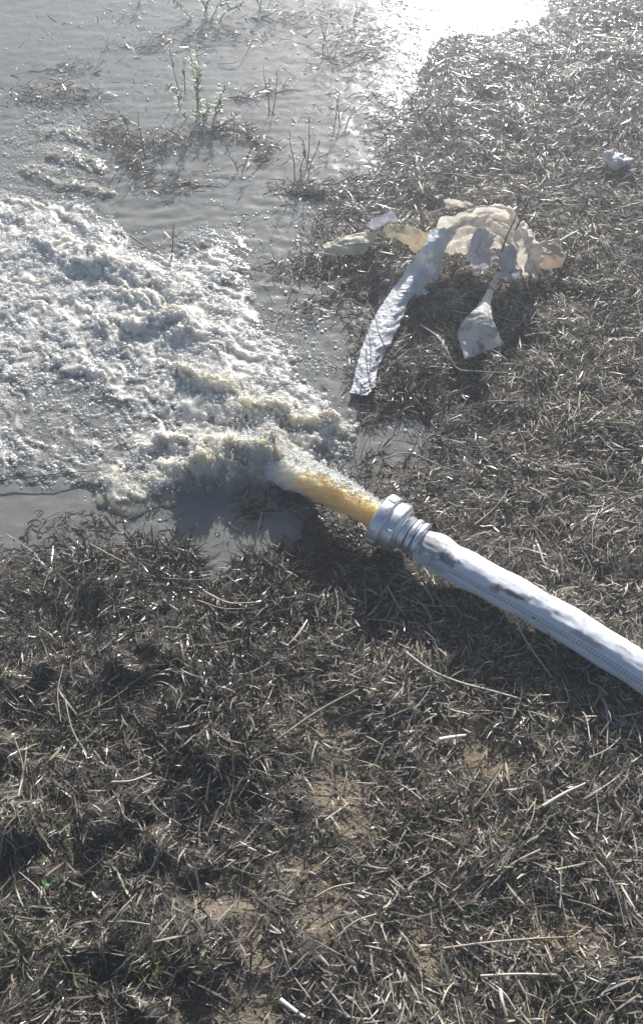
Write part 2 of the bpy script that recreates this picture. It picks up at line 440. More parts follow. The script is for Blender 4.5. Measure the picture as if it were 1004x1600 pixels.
def ripple(X, Y):
    u, v = flow_uv(X, Y)
    r = .0008*fbm(X*14, Y*30, 3, 5) + .00040*fbm(X*48, Y*95, 3, 8)
    d = np.hypot(X-A0.x+.25, Y-A0.y-.12)
    r = r + .00038*np.sin(d*150+3*fbm(X*5, Y*5, 2, 12))*np.exp(-((d-.75)/.45)**2)*np.clip(.5+fbm(X*6, Y*6, 2, 14), 0, 1)
    return r
def foam_h(X, Y):
    px, py = proj(X, Y)
    f, s = froth_field(px, py, X, Y)
    u, v = flow_uv(X, Y)
    wx, wy = X+.026*fbm(X*12, Y*12, 3, 61), Y+.026*fbm(X*12, Y*12, 3, 62)
    uu, vv = flow_uv(wx, wy)
    rid = 1-np.abs(fbm(uu*7, vv*16, 3, 71))*1.6
    rid2 = 1-np.abs(fbm(uu*20, vv*44, 3, 81))*1.6
    streak0 = fbm(uu*16, vv*46, 3, 121)
    lump = fbm(X*70, Y*70, 3, 91)
    h = f*(.006 + .0085*np.clip(rid, -.3, 1) + .0036*np.clip(rid2, -.6, 1) + .0015*lump)
    mk = np.zeros_like(h); cr = np.zeros_like(h)
    for pts, w, hh, y in CR:
        d, t = line_dist(wx, wy, pts)
        e = np.exp(-(d/w)**2)*sstep(0, .12, t+.06)*sstep(0, .12, 1.06-t)
        h = h + hh*e*(.72+.30*np.clip(rid2, -1, 1)+.18*streak0)
        mk = np.maximum(mk, y*np.exp(-(d/(w*1.15))**2)); cr = np.maximum(cr, e*(.22 if hh < .0115 else 1))
    hollow = blob(px, py, 480, 712, 60, 14, 24)*.02 + blob(px, py, 355, 668, 60, 14, 10)*.012 + blob(px, py, 270, 670, 40, 20)*.012
    h = h - hollow*f
    h = h - .006*(1-sstep(.02, .30, np.maximum(f, cr)))
    net = fbm(X*34, Y*34, 3, 101) + .6*fbm(X*95, Y*95, 2, 111)
    streak = fbm(uu*14, vv*42, 3, 121)
    fr = np.clip(np.maximum(f, 1.0*cr)*1.18 - .44 + .36*net + .50*streak + .25*np.clip(rid2, -.5, 1)*f, 0, 1)
    mk = np.clip(mk*(.75+.6*streak), 0, 1)
    return h, fr, mk, f
wxs = np.concatenate([np.linspace(-9, -1.5, 10)[:-1], np.arange(-1.5, .95, .007), np.linspace(.95, 3.2, 8)[1:]])
wys = np.concatenate([np.array([.5]), np.arange(.75, 3.5, .007), np.linspace(3.5, 9, 12)[1:]])
WX, WY = np.meshgrid(wxs, wys, indexing='ij')
wpx, wpy = proj(WX, WY)
near = blob(wpx, wpy, 250, 520, 330, 260)
wz = ripple(WX, WY)*(1+2.2*near) + .006*blob(wpx, wpy, 100, 240, 90, 100)*fbm(WX*22, WY*30, 3, 15)
water = mesh_np('water', np.stack([WX, WY, wz], -1).reshape(-1, 3), grid_faces(len(wxs), len(wys)), WATER)
tag(water, kind='structure')

# foam: one churned sheet plus its bubbles
fx = np.arange(-1.25, .16, .0032); fy = np.arange(.86, 2.55, .0032)
FX, FY = np.meshgrid(fx, fy, indexing='ij')
fh, ffr, fmk, ff = foam_h(FX, FY)
fpx, fpy = proj(FX, FY)
idx = np.arange(FX.size).reshape(FX.shape)
vis = (fh > -.0052) & (samp(gS, FX, FY) > -.03)
keep = vis[:-1, :-1] | vis[1:, 1:] | vis[1:, :-1] | vis[:-1, 1:]
Fq = np.stack([idx[:-1, :-1], idx[1:, :-1], idx[1:, 1:], idx[:-1, 1:]], -1)[keep]
used = np.unique(Fq); remap = np.full(FX.size, -1); remap[used] = np.arange(len(used))
Vf = np.stack([FX, FY, fh], -1).reshape(-1, 3)[used]
foam = mesh_np('foam', Vf, remap[Fq], FOAM, attrs={'froth': ffr.ravel()[used], 'murk': fmk.ravel()[used]})
tag(foam, label='churning white foam spreading over the murky water beyond the hose mouth', kind='stuff')

def bubbles(name, P, R, mat, label, sub=2, flat=1.0):
    me = bpy.data.meshes.new(name); me.vertices.add(len(P)); me.vertices.foreach_set('co', np.asarray(P, np.float32).ravel())
    a = me.attributes.new('rad', 'FLOAT', 'POINT'); a.data.foreach_set('value', np.asarray(R, np.float32))
    me.update()
    o = bpy.data.objects.new(name, me); COL.objects.link(o)
    ng = bpy.data.node_groups.new(name, 'GeometryNodeTree')
    ng.interface.new_socket('Geometry', in_out='INPUT', socket_type='NodeSocketGeometry')
    ng.interface.new_socket('Geometry', in_out='OUTPUT', socket_type='NodeSocketGeometry')
    gi, go = ng.nodes.new('NodeGroupInput'), ng.nodes.new('NodeGroupOutput')
    ic = ng.nodes.new('GeometryNodeMeshIcoSphere'); ic.inputs['Subdivisions'].default_value = sub; ic.inputs['Radius'].default_value = 1.0
    ss = ng.nodes.new('GeometryNodeSetShadeSmooth')
    sm = ng.nodes.new('GeometryNodeSetMaterial'); sm.inputs['Material'].default_value = mat
    ip = ng.nodes.new('GeometryNodeInstanceOnPoints')
    na = ng.nodes.new('GeometryNodeInputNamedAttribute'); na.data_type = 'FLOAT'; na.inputs['Name'].default_value = 'rad'
    L = ng.links.new
    L(ic.outputs['Mesh'], ss.inputs['Geometry']); L(ss.outputs[0], sm.inputs['Geometry']); L(sm.outputs[0], ip.inputs['Instance'])
    L(gi.outputs[0], ip.inputs['Points']); cx = ng.nodes.new('ShaderNodeCombineXYZ'); fl = ng.nodes.new('ShaderNodeMath'); fl.operation = 'MULTIPLY'; fl.inputs[1].default_value = flat
    L(na.outputs['Attribute'], cx.inputs[0]); L(na.outputs['Attribute'], cx.inputs[1]); L(na.outputs['Attribute'], fl.inputs[0]); L(fl.outputs[0], cx.inputs[2]); L(cx.outputs[0], ip.inputs['Scale']); L(ip.outputs[0], go.inputs[0])
    md = o.modifiers.new('scatter', 'NODES'); md.node_group = ng
    me.materials.append(mat)
    tag(o, label=label, kind='stuff'); return o
n = 220000
bx, by = rng.uniform(-1.25, .16, n), rng.uniform(.86, 2.55, n)
bh, bfr, bmk, bf = foam_h(bx, by)
clus = fbm(bx*13, by*13, 3, 131)
pb = np.clip(bf*1.0*(.55+.9*clus) + .12*(bf > .05), 0, .9)
ok = (rng.random(n) < pb*.75) & (samp(gS, bx, by) > .004) & (bh > -.004)
bx, by, bh = bx[ok], by[ok], np.maximum(bh[ok], .0005)
br = np.clip(rng.lognormal(math.log(.0015), .55, len(bx)), .0007, .0075)
bubbles('foam_bubbles', np.stack([bx, by, bh+br*.25], -1), br, BUBBLE, 'bubbles covering the churning foam', 2, .7)
# single floating bubbles on the quiet water, opaque white to imitate sun glints
n = 42000
qx, qy = rng.uniform(-1.4, .75, n), rng.uniform(.95, 3.3, n)
qs = samp(gS, qx, qy); qc = fbm(qx*6, qy*6, 3, 141)
qpx, qpy = proj(qx, qy)
qcl = fbm(qx*5.5+2, qy*8, 4, 451)
pq = np.clip(.03 + .20*np.clip(qc-.12, 0, 1) + .75*np.clip(qcl-.12, 0, 1)*sstep(620, 400, qpy) + .35*blob(qpx, qpy, 470, 520, 90, 170) + .2*sstep(.12, .0, qs)*sstep(1000, 300, qpy) + .3*blob(qpx, qpy, 600, 120, 120, 150), 0, .6)
ok = (qs > .004) & (rng.random(n) < pq*.55)
qx, qy = qx[ok], qy[ok]
qr = np.clip(rng.lognormal(math.log(.0019), .45, len(qx)), .0008, .0045)
bubbles('floating_bubble_glints', np.stack([qx, qy, np.full(len(qx), .0008)+qr*.1], -1), qr, BUBW, 'loose bubbles floating on the flooded ground, white to imitate sun glints', 2, .45)

# ------------------------------------------------------------------ hose, coupling, jet
AX = [at(593, 809, .090), at(616, 822, .089), at(640, 837, .087), at(668, 857, .085), at(720, 885, .082), at(773, 914, .080), at(820, 939, .077), at(866, 966, .074), at(915, 995, .071), at(960, 1023, .067),
      at(1030, 1066, .060), at(1120, 1112, .052), at(1240, 1160, .046), at(1400, 1205, .046), at(1650, 1250, .046), at(2000, 1290, .046)]
def catmull(P, n):
    P = np.array([list(p) for p in P], float)
    P = np.concatenate([[2*P[0]-P[1]], P, [2*P[-1]-P[-2]]])
    out = []
    m = len(P)-3
    for t in np.linspace(0, m-1e-9, n):
        i = int(t); f = t-i
        p0, p1, p2, p3 = P[i:i+4]
        out.append(.5*((2*p1)+(-p0+p2)*f+(2*p0-5*p1+4*p2-p3)*f*f+(-p0+3*p1-3*p2+p3)*f**3))
    return np.array(out)
def resample(C, step):
    d = np.concatenate([[0], np.cumsum(np.linalg.norm(np.diff(C, axis=0), axis=1))])
    s = np.arange(0, d[-1], step)
    return np.stack([np.interp(s, d, C[:, k]) for k in range(3)], -1), s
HC, HSs = resample(catmull(AX, 900), .003)
def frames(C):
    T = np.gradient(C, axis=0); T /= np.linalg.norm(T, axis=1)[:, None]
    up = np.array([0, 0, 1.0])
    B = up - (T@up)[:, None]*T; B /= np.linalg.norm(B, axis=1)[:, None]      # up-ish
    Sd = np.cross(T, B)
    Sd = np.where((Sd[:, 1] > 0)[:, None], -Sd, Sd)                           # towards the camera
    return T, B, Sd
HT, HB, HS = frames(HC)
hose = empty('fire_hose', tuple(HC[60]*np.array([1, 1, 0])))
tag(hose, 'white canvas hose with aluminium coupling lying across the matted dead grass', 'hose')
HL = Vector(hose.location)
def hose_part(name, s0, s1, rad, mat, nv=64, step=.0015, parent=hose, origin=HL):
    s = np.arange(s0, s1+1e-9, step)
    C = np.stack([np.interp(s, HSs, HC[:, k]) for k in range(3)], -1)
    B = np.stack([np.interp(s, HSs, HB[:, k]) for k in range(3)], -1); Sd = np.stack([np.interp(s, HSs, HS[:, k]) for k in range(3)], -1)
    a = np.linspace(-math.pi, math.pi, nv+1)
    R = rad(s[:, None], a[None, :])
    V = C[:, None]+B[:, None]*(np.cos(a)[None, :, None]*R[..., None])+Sd[:, None]*(np.sin(a)[None, :, None]*R[..., None])
    uv = np.stack(np.broadcast_arrays((s-s0)[:, None], a[None]/(2*math.pi)), -1).reshape(-1, 2)
    o = mesh_np(name, V.reshape(-1, 3)-np.array(origin), grid_faces(len(s), nv+1), mat, parent=parent, uv=uv)
    return o
def prof(pts):
    ss, rr = zip(*pts)
    return lambda s, a: np.interp(s, ss, rr)+0*a
# coupling: front ring, groove, drum, shoulder (a closed profile, inside wall first)
def coupling(name, pts, mat, parent, nv=72):
    s = np.array([p[0] for p in pts]); r = np.array([p[1] for p in pts])
    c0 = HC[0]; t = HT[8]; b = HB[8]; sd = HS[8]
    a = np.linspace(-math.pi, math.pi, nv, endpoint=False)
    V = c0+t*s[:, None, None]+(b*np.cos(a)[None, :, None]+sd*np.sin(a)[None, :, None])*r[:, None, None]
    return mesh_np(name, V.reshape(-1, 3)-np.array(HL), grid_faces(len(s), nv, True), mat, parent=parent)
def bevelled(pts):
    """double each corner so that smooth shading keeps crisp edges"""
    out = []
    n = len(pts)
    for i, p in enumerate(pts):
        if i in (0, n-1): out.append(p); continue
        for q in (pts[i-1], pts[i+1]):
            d = math.hypot(q[0]-p[0], q[1]-p[1]); k = min(.0012, d*.3)/max(d, 1e-9)
            out.append((p[0]+(q[0]-p[0])*k, p[1]+(q[1]-p[1])*k))
    return out
cpl = coupling('coupling', bevelled([(.012, .030), (.0, .0315), (-.001, .0490), (.002, .0525), (.021, .0525), (.0235, .0505), (.0245, .0465), (.027, .0460), (.029, .0475),
                                     (.045, .0475), (.0475, .0455), (.049, .0425), (.0535, .0400), (.054, .0345), (.066, .0335), (.066, .026)]), METAL, hose)
tag(cpl, 'ribbed cast aluminium coupling with lugs')
def lug(ang, s0, s1, r0, r1, w):
    t, b, sd, c0 = HT[8], HB[8], HS[8], HC[0]
    vs = []
    for s, k in ((s0, 1), (s0+.002, 1.0), (s1-.002, 1.0), (s1, 1)):
        for da, r in ((-w, r0), (-w*.8, r1), (w*.8, r1), (w, r0)):
            rr = r if s not in (s0, s1) else (r0+(r-r0)*.5)
            vs.append(c0+t*s+(b*math.cos(ang+da)+sd*math.sin(ang+da))*rr)
    F = [(i*4+j, (i+1)*4+j, (i+1)*4+j+1, i*4+j+1) for i in range(3) for j in range(3)] + [(0, 1, 2, 3), (15, 14, 13, 12)]
    return mesh_np('lug', np.array(vs)-np.array(HL), F, METAL, parent=cpl, smooth=False)
for k in range(3): lug(math.radians(48+120*k), .029, .044, .0470, .0510, .11)
for k in range(3): lug(math.radians(-22+120*k), .003, .020, .0520, .0552, .16)
def ridge(s0, r): 
    o = coupling('clamp_ring', [(s0-.0066, .030), (s0-.006, r-.004), (s0-.0042, r-.0008), (s0, r), (s0+.0042, r-.0008), (s0+.006, r-.004), (s0+.0066, .030)], METAL, hose)
    return o
ridge(.0745, .0365); ridge(.0885, .0365)
def hose_r(s, a):
    q = s-.094
    r = .0306 + .0020*sstep(.0, .025, q) + .0*a
    r = r - .0015*np.exp(-((q-.002)/.006)**2)
    r = r + .0042*np.exp(-((q-.036)/.016)**2)*np.exp(-((a+.55)/.8)**2)          # shoulder behind the clamp
    r = r - .0030*np.exp(-((q-.068)/.012)**2)*np.exp(-((a+.5)/.8)**2)
    r = r + .0019*fbm(q*15+0*a, a*1.1+0*q, 3, 201) + .00035*fbm(q*70+0*a, a*3+0*q, 2, 211) + .0008*fbm(q*9+0*a, a*3.2+0*q, 3, 221)
    for q0, aa, k in ((.215, -.1, .0024), (.232, .5, .0016), (.262, -.6, .0030), (.155, .9, .0014), (.325, .2, .002), (.42, -.3, .002), (.12, .2, .0012)):
        r = r - k*np.exp(-((q-q0-.012*np.sin(a*1.6))/.005)**2)*np.exp(-((a-aa)/.7)**2)
    ca = np.cos(a)
    r = r*(1+.035*np.abs(np.sin(a)) - .03*np.clip(-ca, 0, 1))
    return r
sl = hose_part('sleeve', .0945, float(HSs[-1])-.01, hose_r, HOSE, 72, .0022)
tag(sl, 'white woven sleeve with dotted stitch lines and mud stains')
# jet of water
JA = [at(600, 813, .0895), at(575, 799, .089), at(548, 783, .083), at(515, 765, .072), at(484, 750, .054), at(455, 738, .030), at(426, 730, .004), at(404, 726, -.020)]
JC, JS = resample(catmull(JA, 300), .0018)
JT, JB, JSd = frames(JC)
nv = 72
a = np.linspace(-math.pi, math.pi, nv+1)
jl = JS[:, None]/JS[-1]; aa = a[None]
R = .0255+.010*sstep(.12, .9, jl)+0*aa
ca3, sa3 = np.cos(aa)*1.3, np.sin(aa)*1.3
k = sstep(.02, .35, jl)
R = R + k*(.0034*fbm(JS[:, None]*22+ca3*1.5, sa3*1.5, 3, 301) + .0020*fbm(JS[:, None]*75+ca3*5, sa3*5, 3, 311)) + (.3+.7*k)*.0012*fbm(JS[:, None]*150+ca3*12, sa3*12, 2, 321)
R = R*(1+.12*k*np.abs(sa3/1.3))
Vj = JC[:, None]+JB[:, None]*(np.cos(aa)[..., None]*R[..., None])+JSd[:, None]*(np.sin(aa)[..., None]*R[..., None])
jn = fbm(JS[:, None]*45+ca3*4, sa3*4, 3, 331)
jfr = np.clip(.95*sstep(.35, -.95, aa-.25*jn)*sstep(-2.6, -1.4, aa)+ .45*jn*k + .9*sstep(.22, .72, jl), 0, 1)
jet = mesh_np('water_jet', Vj.reshape(-1, 3), grid_faces(len(JS), nv+1), JET, attrs={'froth': (jfr+0*R).ravel()})
local(jet, JC[0]); tag(jet, 'amber muddy water gushing out of the hose coupling into the foam', 'water jet')
# froth and spray on the jet and splashes
n = 7000
si = rng.integers(10, len(JS)-1, n); an = rng.uniform(-2.2, .7, n)
pj = sstep(.6, -.6, an)*(.35+.65*JS[si]/JS[-1])
ok = rng.random(n) < pj
si, an = si[ok], an[ok]
ri = R[si, np.clip(((an+math.pi)/(2*math.pi)*nv).astype(int), 0, nv)] + rng.exponential(.0018, len(si))
Pb = JC[si]+JB[si]*(np.cos(an)*ri)[:, None]+JSd[si]*(np.sin(an)*ri)[:, None]
rb = np.clip(rng.lognormal(math.log(.0014), .4, len(si)), .0007, .004)
n2 = 2600
cs = rng.integers(0, 6, n2); sx = []
for c in cs:
    pts = CR[c][0]; t = random.random()*(len(pts)-1); i = int(t); f = t-i
    x = pts[i][0]*(1-f)+pts[i+1][0]*f+random.gauss(0, .025); y = pts[i][1]*(1-f)+pts[i+1][1]*f+random.gauss(0, .025)
    sx.append((x, y, abs(random.gauss(0, 1))**1.5))
sx = np.array(sx); h2 = foam_h(sx[:, 0], sx[:, 1])[0]
P2 = np.stack([sx[:, 0], sx[:, 1], np.maximum(h2, 0)+.002+sx[:, 2]*.012], -1)
r2 = np.clip(rng.lognormal(math.log(.0012), .45, n2), .0006, .0035)
bubbles('spray', np.concatenate([Pb, P2]), np.concatenate([rb, r2]), BUBBLE, 'droplets and froth thrown up along the water jet and splashes')

# ------------------------------------------------------------------ grass and straw
PALE, GREYB, DARKB, GREEN, OLIVE = (np.array(c) for c in ((.47, .42, .345), (.24, .205, .165), (.070, .058, .046), (.075, .11, .040), (.15, .145, .075)))
def ribbons(P, az, tilt, L, W, curl, droop, roll, n=5, tip=.15, follow=True):
    Nn = len(P); s = np.linspace(0, 1, n)
    A = az[:, None]+curl[:, None]*s[None]; Tt = tilt[:, None]-droop[:, None]*s[None]
    st = (L/(n-1))[:, None]
    dx, dy, dz = np.cos(A)*np.cos(Tt)*st, np.sin(A)*np.cos(Tt)*st, np.sin(Tt)*st
    def cum(d): return np.concatenate([np.zeros((Nn, 1)), np.cumsum(d[:, :-1], 1)], 1)
    X, Y, Z = P[:, :1]+cum(dx), P[:, 1:2]+cum(dy), P[:, 2:3]+cum(dz)
    if follow: Z = np.maximum(Z, .0008)+np.maximum(samp(gH, X, Y), -.001)
    prof_ = (1-(1-tip)*np.abs(2*s-1)**2.2)[None] if follow else (1-(1-tip)*s**1.6)[None]
    w = .5*W[:, None]*prof_
    sx_, sy_ = -np.sin(A), np.cos(A)
    ux, uy, uz = -np.cos(A)*np.sin(Tt), -np.sin(A)*np.sin(Tt), np.cos(Tt)
    cr, sr = np.cos(roll)[:, None], np.sin(roll)[:, None]
    wx_, wy_, wz_ = (sx_*cr+ux*sr)*w, (sy_*cr+uy*sr)*w, uz*sr*w
    Lf = np.stack([X-wx_, Y-wy_, Z-wz_], -1); Rt = np.stack([X+wx_, Y+wy_, Z+wz_], -1)
    V = np.stack([Lf, Rt], 2).reshape(-1, 3)
    base = (np.arange(Nn)*n*2)[:, None]+np.arange(n-1)[None]*2
    F = np.stack([base, base+1, base+3, base+2], -1).reshape(-1, 4)
    return V, F, n*2
def straw_cols(px, py, x, y, nn, green=0.0, lift=1.0):
    wet = samp(gW, x, y)
    t = rng.random(nn)
    base = np.where((t < .45)[:, None], GREYB, np.where((t < .68)[:, None], PALE, DARKB))
    base = base*(1+.25*rng.normal(size=(nn, 1)))+.02*rng.normal(size=(nn, 3))*.3
    g = rng.random(nn) < green
    gc = np.where((rng.random(nn) < .45)[:, None], GREEN, OLIVE)*(1+.2*rng.normal(size=(nn, 1)))
    base = np.where(g[:, None], gc, base)
    dk = 1-.62*wet
    base = np.clip(base*dk[:, None]*lift, .012, .7)
    glare_gloss = blob(px, py, 770, 30, 300, 170)  # blades made glossier around the sun glare to imitate its bloom
    rough = np.clip(.46-.16*wet-.22*glare_gloss+.08*rng.normal(size=nn), .2, .9)
    return base, rough
HCl = [(p[0], p[1]) for p in HC[::12]]
def scatter(n, weight):
    n = int(n*1.36); x = rng.uniform(-1.6, 1.7, n); y = rng.uniform(-.24, 3.8, n)
    px, py = proj(x, y)
    s = samp(gS, x, y)
    inn = (px > -120) & (px < 1124) & (py > -120) & (py < 1720)
    m = (px > -800) & (px < 1900) & (py > -300) & (inn | (rng.random(n) < .6))
    w = weight(x, y, px, py, s)
    m &= rng.random(n) < w
    x, y, px, py, s = (q[m] for q in (x, y, px, py, s))
    d, _ = line_dist(x, y, HCl)
    k = d > .026
    return x[k], y[k], px[k], py[k], s[k]
def water_keep(s, px, py, deep=.02):
    return np.where(s < 0, 1.0, np.maximum(np.exp(-s/deep), .6*blob(px, py, 800, 50, 220, 60)*np.clip(.35+1.3*fbm(px/45, py/22, 3, 5), 0, 1)))
def dens(x, y, px, py, s):
    b = samp(gB, x, y)
    nz = fbm(x*8, y*8, 3, 401)
    mud = 1-.6*np.exp(-((s+.02)/.035)**2)*sstep(300, 420, py)
    return np.clip((1-.76*b)*np.clip(.78+.5*nz, .5, 1)*mud, .03, 1)
parts = []
def add(V, F, nv_, col, rough):
    parts.append((V, F, np.repeat(col, nv_, 0), np.repeat(rough, nv_)))
# A: chaff
x, y, px, py, s = scatter(290000, lambda x, y, px, py, s: dens(x, y, px, py, s)*water_keep(s, px, py, .012))
n = len(x)
P = np.stack([x, y, rng.random(n)*.008], -1)
V, F, k = ribbons(P, rng.uniform(0, 2*math.pi, n), rng.normal(.12, .32, n), rng.uniform(.006, .024, n), rng.uniform(.0012, .0034, n), rng.normal(0, .5, n), rng.normal(.2, .5, n), rng.normal(0, .55, n)*(1-.6*blob(px, py, 770, 40, 260, 150)), 3, .35)
c, r = straw_cols(px, py, x, y, n, .05); add(V, F, k, c, r); 
# B: straw
x, y, px, py, s = scatter(145000, lambda x, y, px, py, s: dens(x, y, px, py, s)*water_keep(s, px, py, .02))
n = len(x)
P = np.stack([x, y, .002+rng.random(n)**2*.016], -1)
flowaz = 2.8*fbm(x*3.0, y*3.0, 2, 411)
V, F, k = ribbons(P, np.where(rng.random(n) < .65, flowaz+rng.normal(0, .5, n), rng.uniform(0, 2*math.pi, n)), rng.normal(.10, .20, n), np.clip(rng.lognormal(math.log(.028), .42, n), .011, .09), np.clip(rng.lognormal(math.log(.0019), .35, n), .0010, .0050), rng.normal(0, .22, n), rng.normal(.15, .25, n), rng.normal(0, .6, n)*(1-.6*blob(px, py, 770, 40, 260, 150)), 5, .35)
c, r = straw_cols(px, py, x, y, n, .07, 1.05); add(V, F, k, c, r); 
V = np.concatenate([p[0] for p in parts]); off = np.cumsum([0]+[len(p[0]) for p in parts[:-1]])
F = np.concatenate([p[1]+o for p, o in zip(parts, off)])
tag(mesh_np('straw_litter', V, F, STRAW, attrs={'col': np.concatenate([p[2] for p in parts]), 'rough': np.concatenate([p[3] for p in parts])}),
    label='matted dead grass, chaff and broken straw covering the ground', kind='stuff')
parts.clear()
# C: standing dead and green blades
def upw(x, y, px, py, s):
    nz = sstep(-.05, .5, fbm(x*7+5, y*7, 3, 421))
    left = sstep(600, 300, px)*sstep(840, 900, py)
    return np.clip((.22+.75*left*sstep(1700, 1000, py)+.25*sstep(1150, 1300, py))*nz*(1-.9*samp(gB, x, y)), 0, 1)*water_keep(s, px, py, .02)
x, y, px, py, s = scatter(80000, upw)
n = len(x)
P = np.stack([x, y, np.zeros(n)], -1)
V, F, k = ribbons(P, rng.uniform(0, 2*math.pi, n), rng.uniform(.1, 1.0, n), np.clip(rng.lognormal(math.log(.030), .4, n), .012, .07), rng.uniform(.0015, .0036, n), rng.normal(0, .7, n), rng.uniform(.1, 1.3, n), rng.normal(0, .6, n), 5, .2)
gm = np.clip(.11+.22*sstep(450, 100, px)*sstep(950, 1100, py)+.28*blob(px, py, 830, 1250, 160, 130)+.3*blob(px, py, 900, 450, 70, 60), 0, .6)
c, r = straw_cols(px, py, x, y, n, 0); g = rng.random(n) < gm
c = np.where(g[:, None], np.where((rng.random(n) < .5)[:, None], GREEN, OLIVE)*(.8+.4*rng.random((n, 1))), c)
tag(mesh_np('grass', V, F, STRAW, attrs={'col': np.repeat(c, k, 0), 'rough': np.repeat(r, k)}), label='short dead and green grass blades standing in the mat', kind='stuff'); print('TRIS', sum(len(o.data.polygons)*2 for o in bpy.data.objects if o.type == 'MESH'))
# soil crumbs
n = 34000
x, y = rng.uniform(-1, 1.2, n), rng.uniform(0, 3, n)
ok = (samp(gS, x, y) < -.01) & (rng.random(n) < .2+.8*samp(gB, x, y)); x, y = x[ok], y[ok]
bubbles('soil_crumbs', np.stack([x, y, samp(gH, x, y)+.0005], -1), np.clip(rng.lognormal(math.log(.0019), .55, len(x)), .0007, .008), mat_plain('crumb', (.10, .078, .05), (.26, .20, .13), .95, 400), 'crumbs of dry soil on the bare patches', 1)

# ------------------------------------------------------------------ single stalks and twigs
def tube(pts, r0, r1, nseg=5, sub=6):
    C = catmull([Vector(p) for p in pts], max(6, sub*(len(pts)-1)))
    T = np.gradient(C, axis=0); T /= np.linalg.norm(T, axis=1)[:, None]+1e-12
    ref = np.array([.31, .27, .91]); B = np.cross(T, ref); B /= np.linalg.norm(B, axis=1)[:, None]; D = np.cross(T, B)
    a = np.linspace(0, 2*math.pi, nseg, endpoint=False)
    rr = np.linspace(r0, r1, len(C))[:, None, None]
    V = C[:, None]+(B[:, None]*np.cos(a)[None, :, None]+D[:, None]*np.sin(a)[None, :, None])*rr
    return V.reshape(-1, 3), grid_faces(len(C), nseg, True)
def stem_mat(name, a, b): return mat_plain(name, a, b, .5, 90)
M_PALE, M_TAN, M_DARK, M_GREY, M_GREEN, M_WHITE = (stem_mat(n, a, b) for n, a, b in (
    ('pale_stalk', (.34, .30, .24), (.56, .52, .44)), ('tan_stalk', (.22, .175, .12), (.38, .31, .22)), ('dark_twig', (.03, .026, .023), (.10, .085, .07)),
    ('grey_stalk', (.17, .155, .135), (.34, .31, .27)), ('green_stem', (.06, .085, .03), (.14, .17, .07)), ('bleached_stalk', (.55, .52, .46), (.74, .71, .65))))
def stalk(name, pts, r, mat, label, cat, group=None, base=None):
    """pts: (px, py, height above the ground)"""
    Q = []
    for p in pts:
        z = p[2]
        g = at(p[0], p[1], z); 
        for _ in range(3): g = at(p[0], p[1], z+gz(g.x, g.y))
        Q.append(g)
    V, F = tube(Q, r, r*.6)
    o = mesh_np(name, V, F, mat); local(o, Q[0])
    return tag(o, label, cat, group)
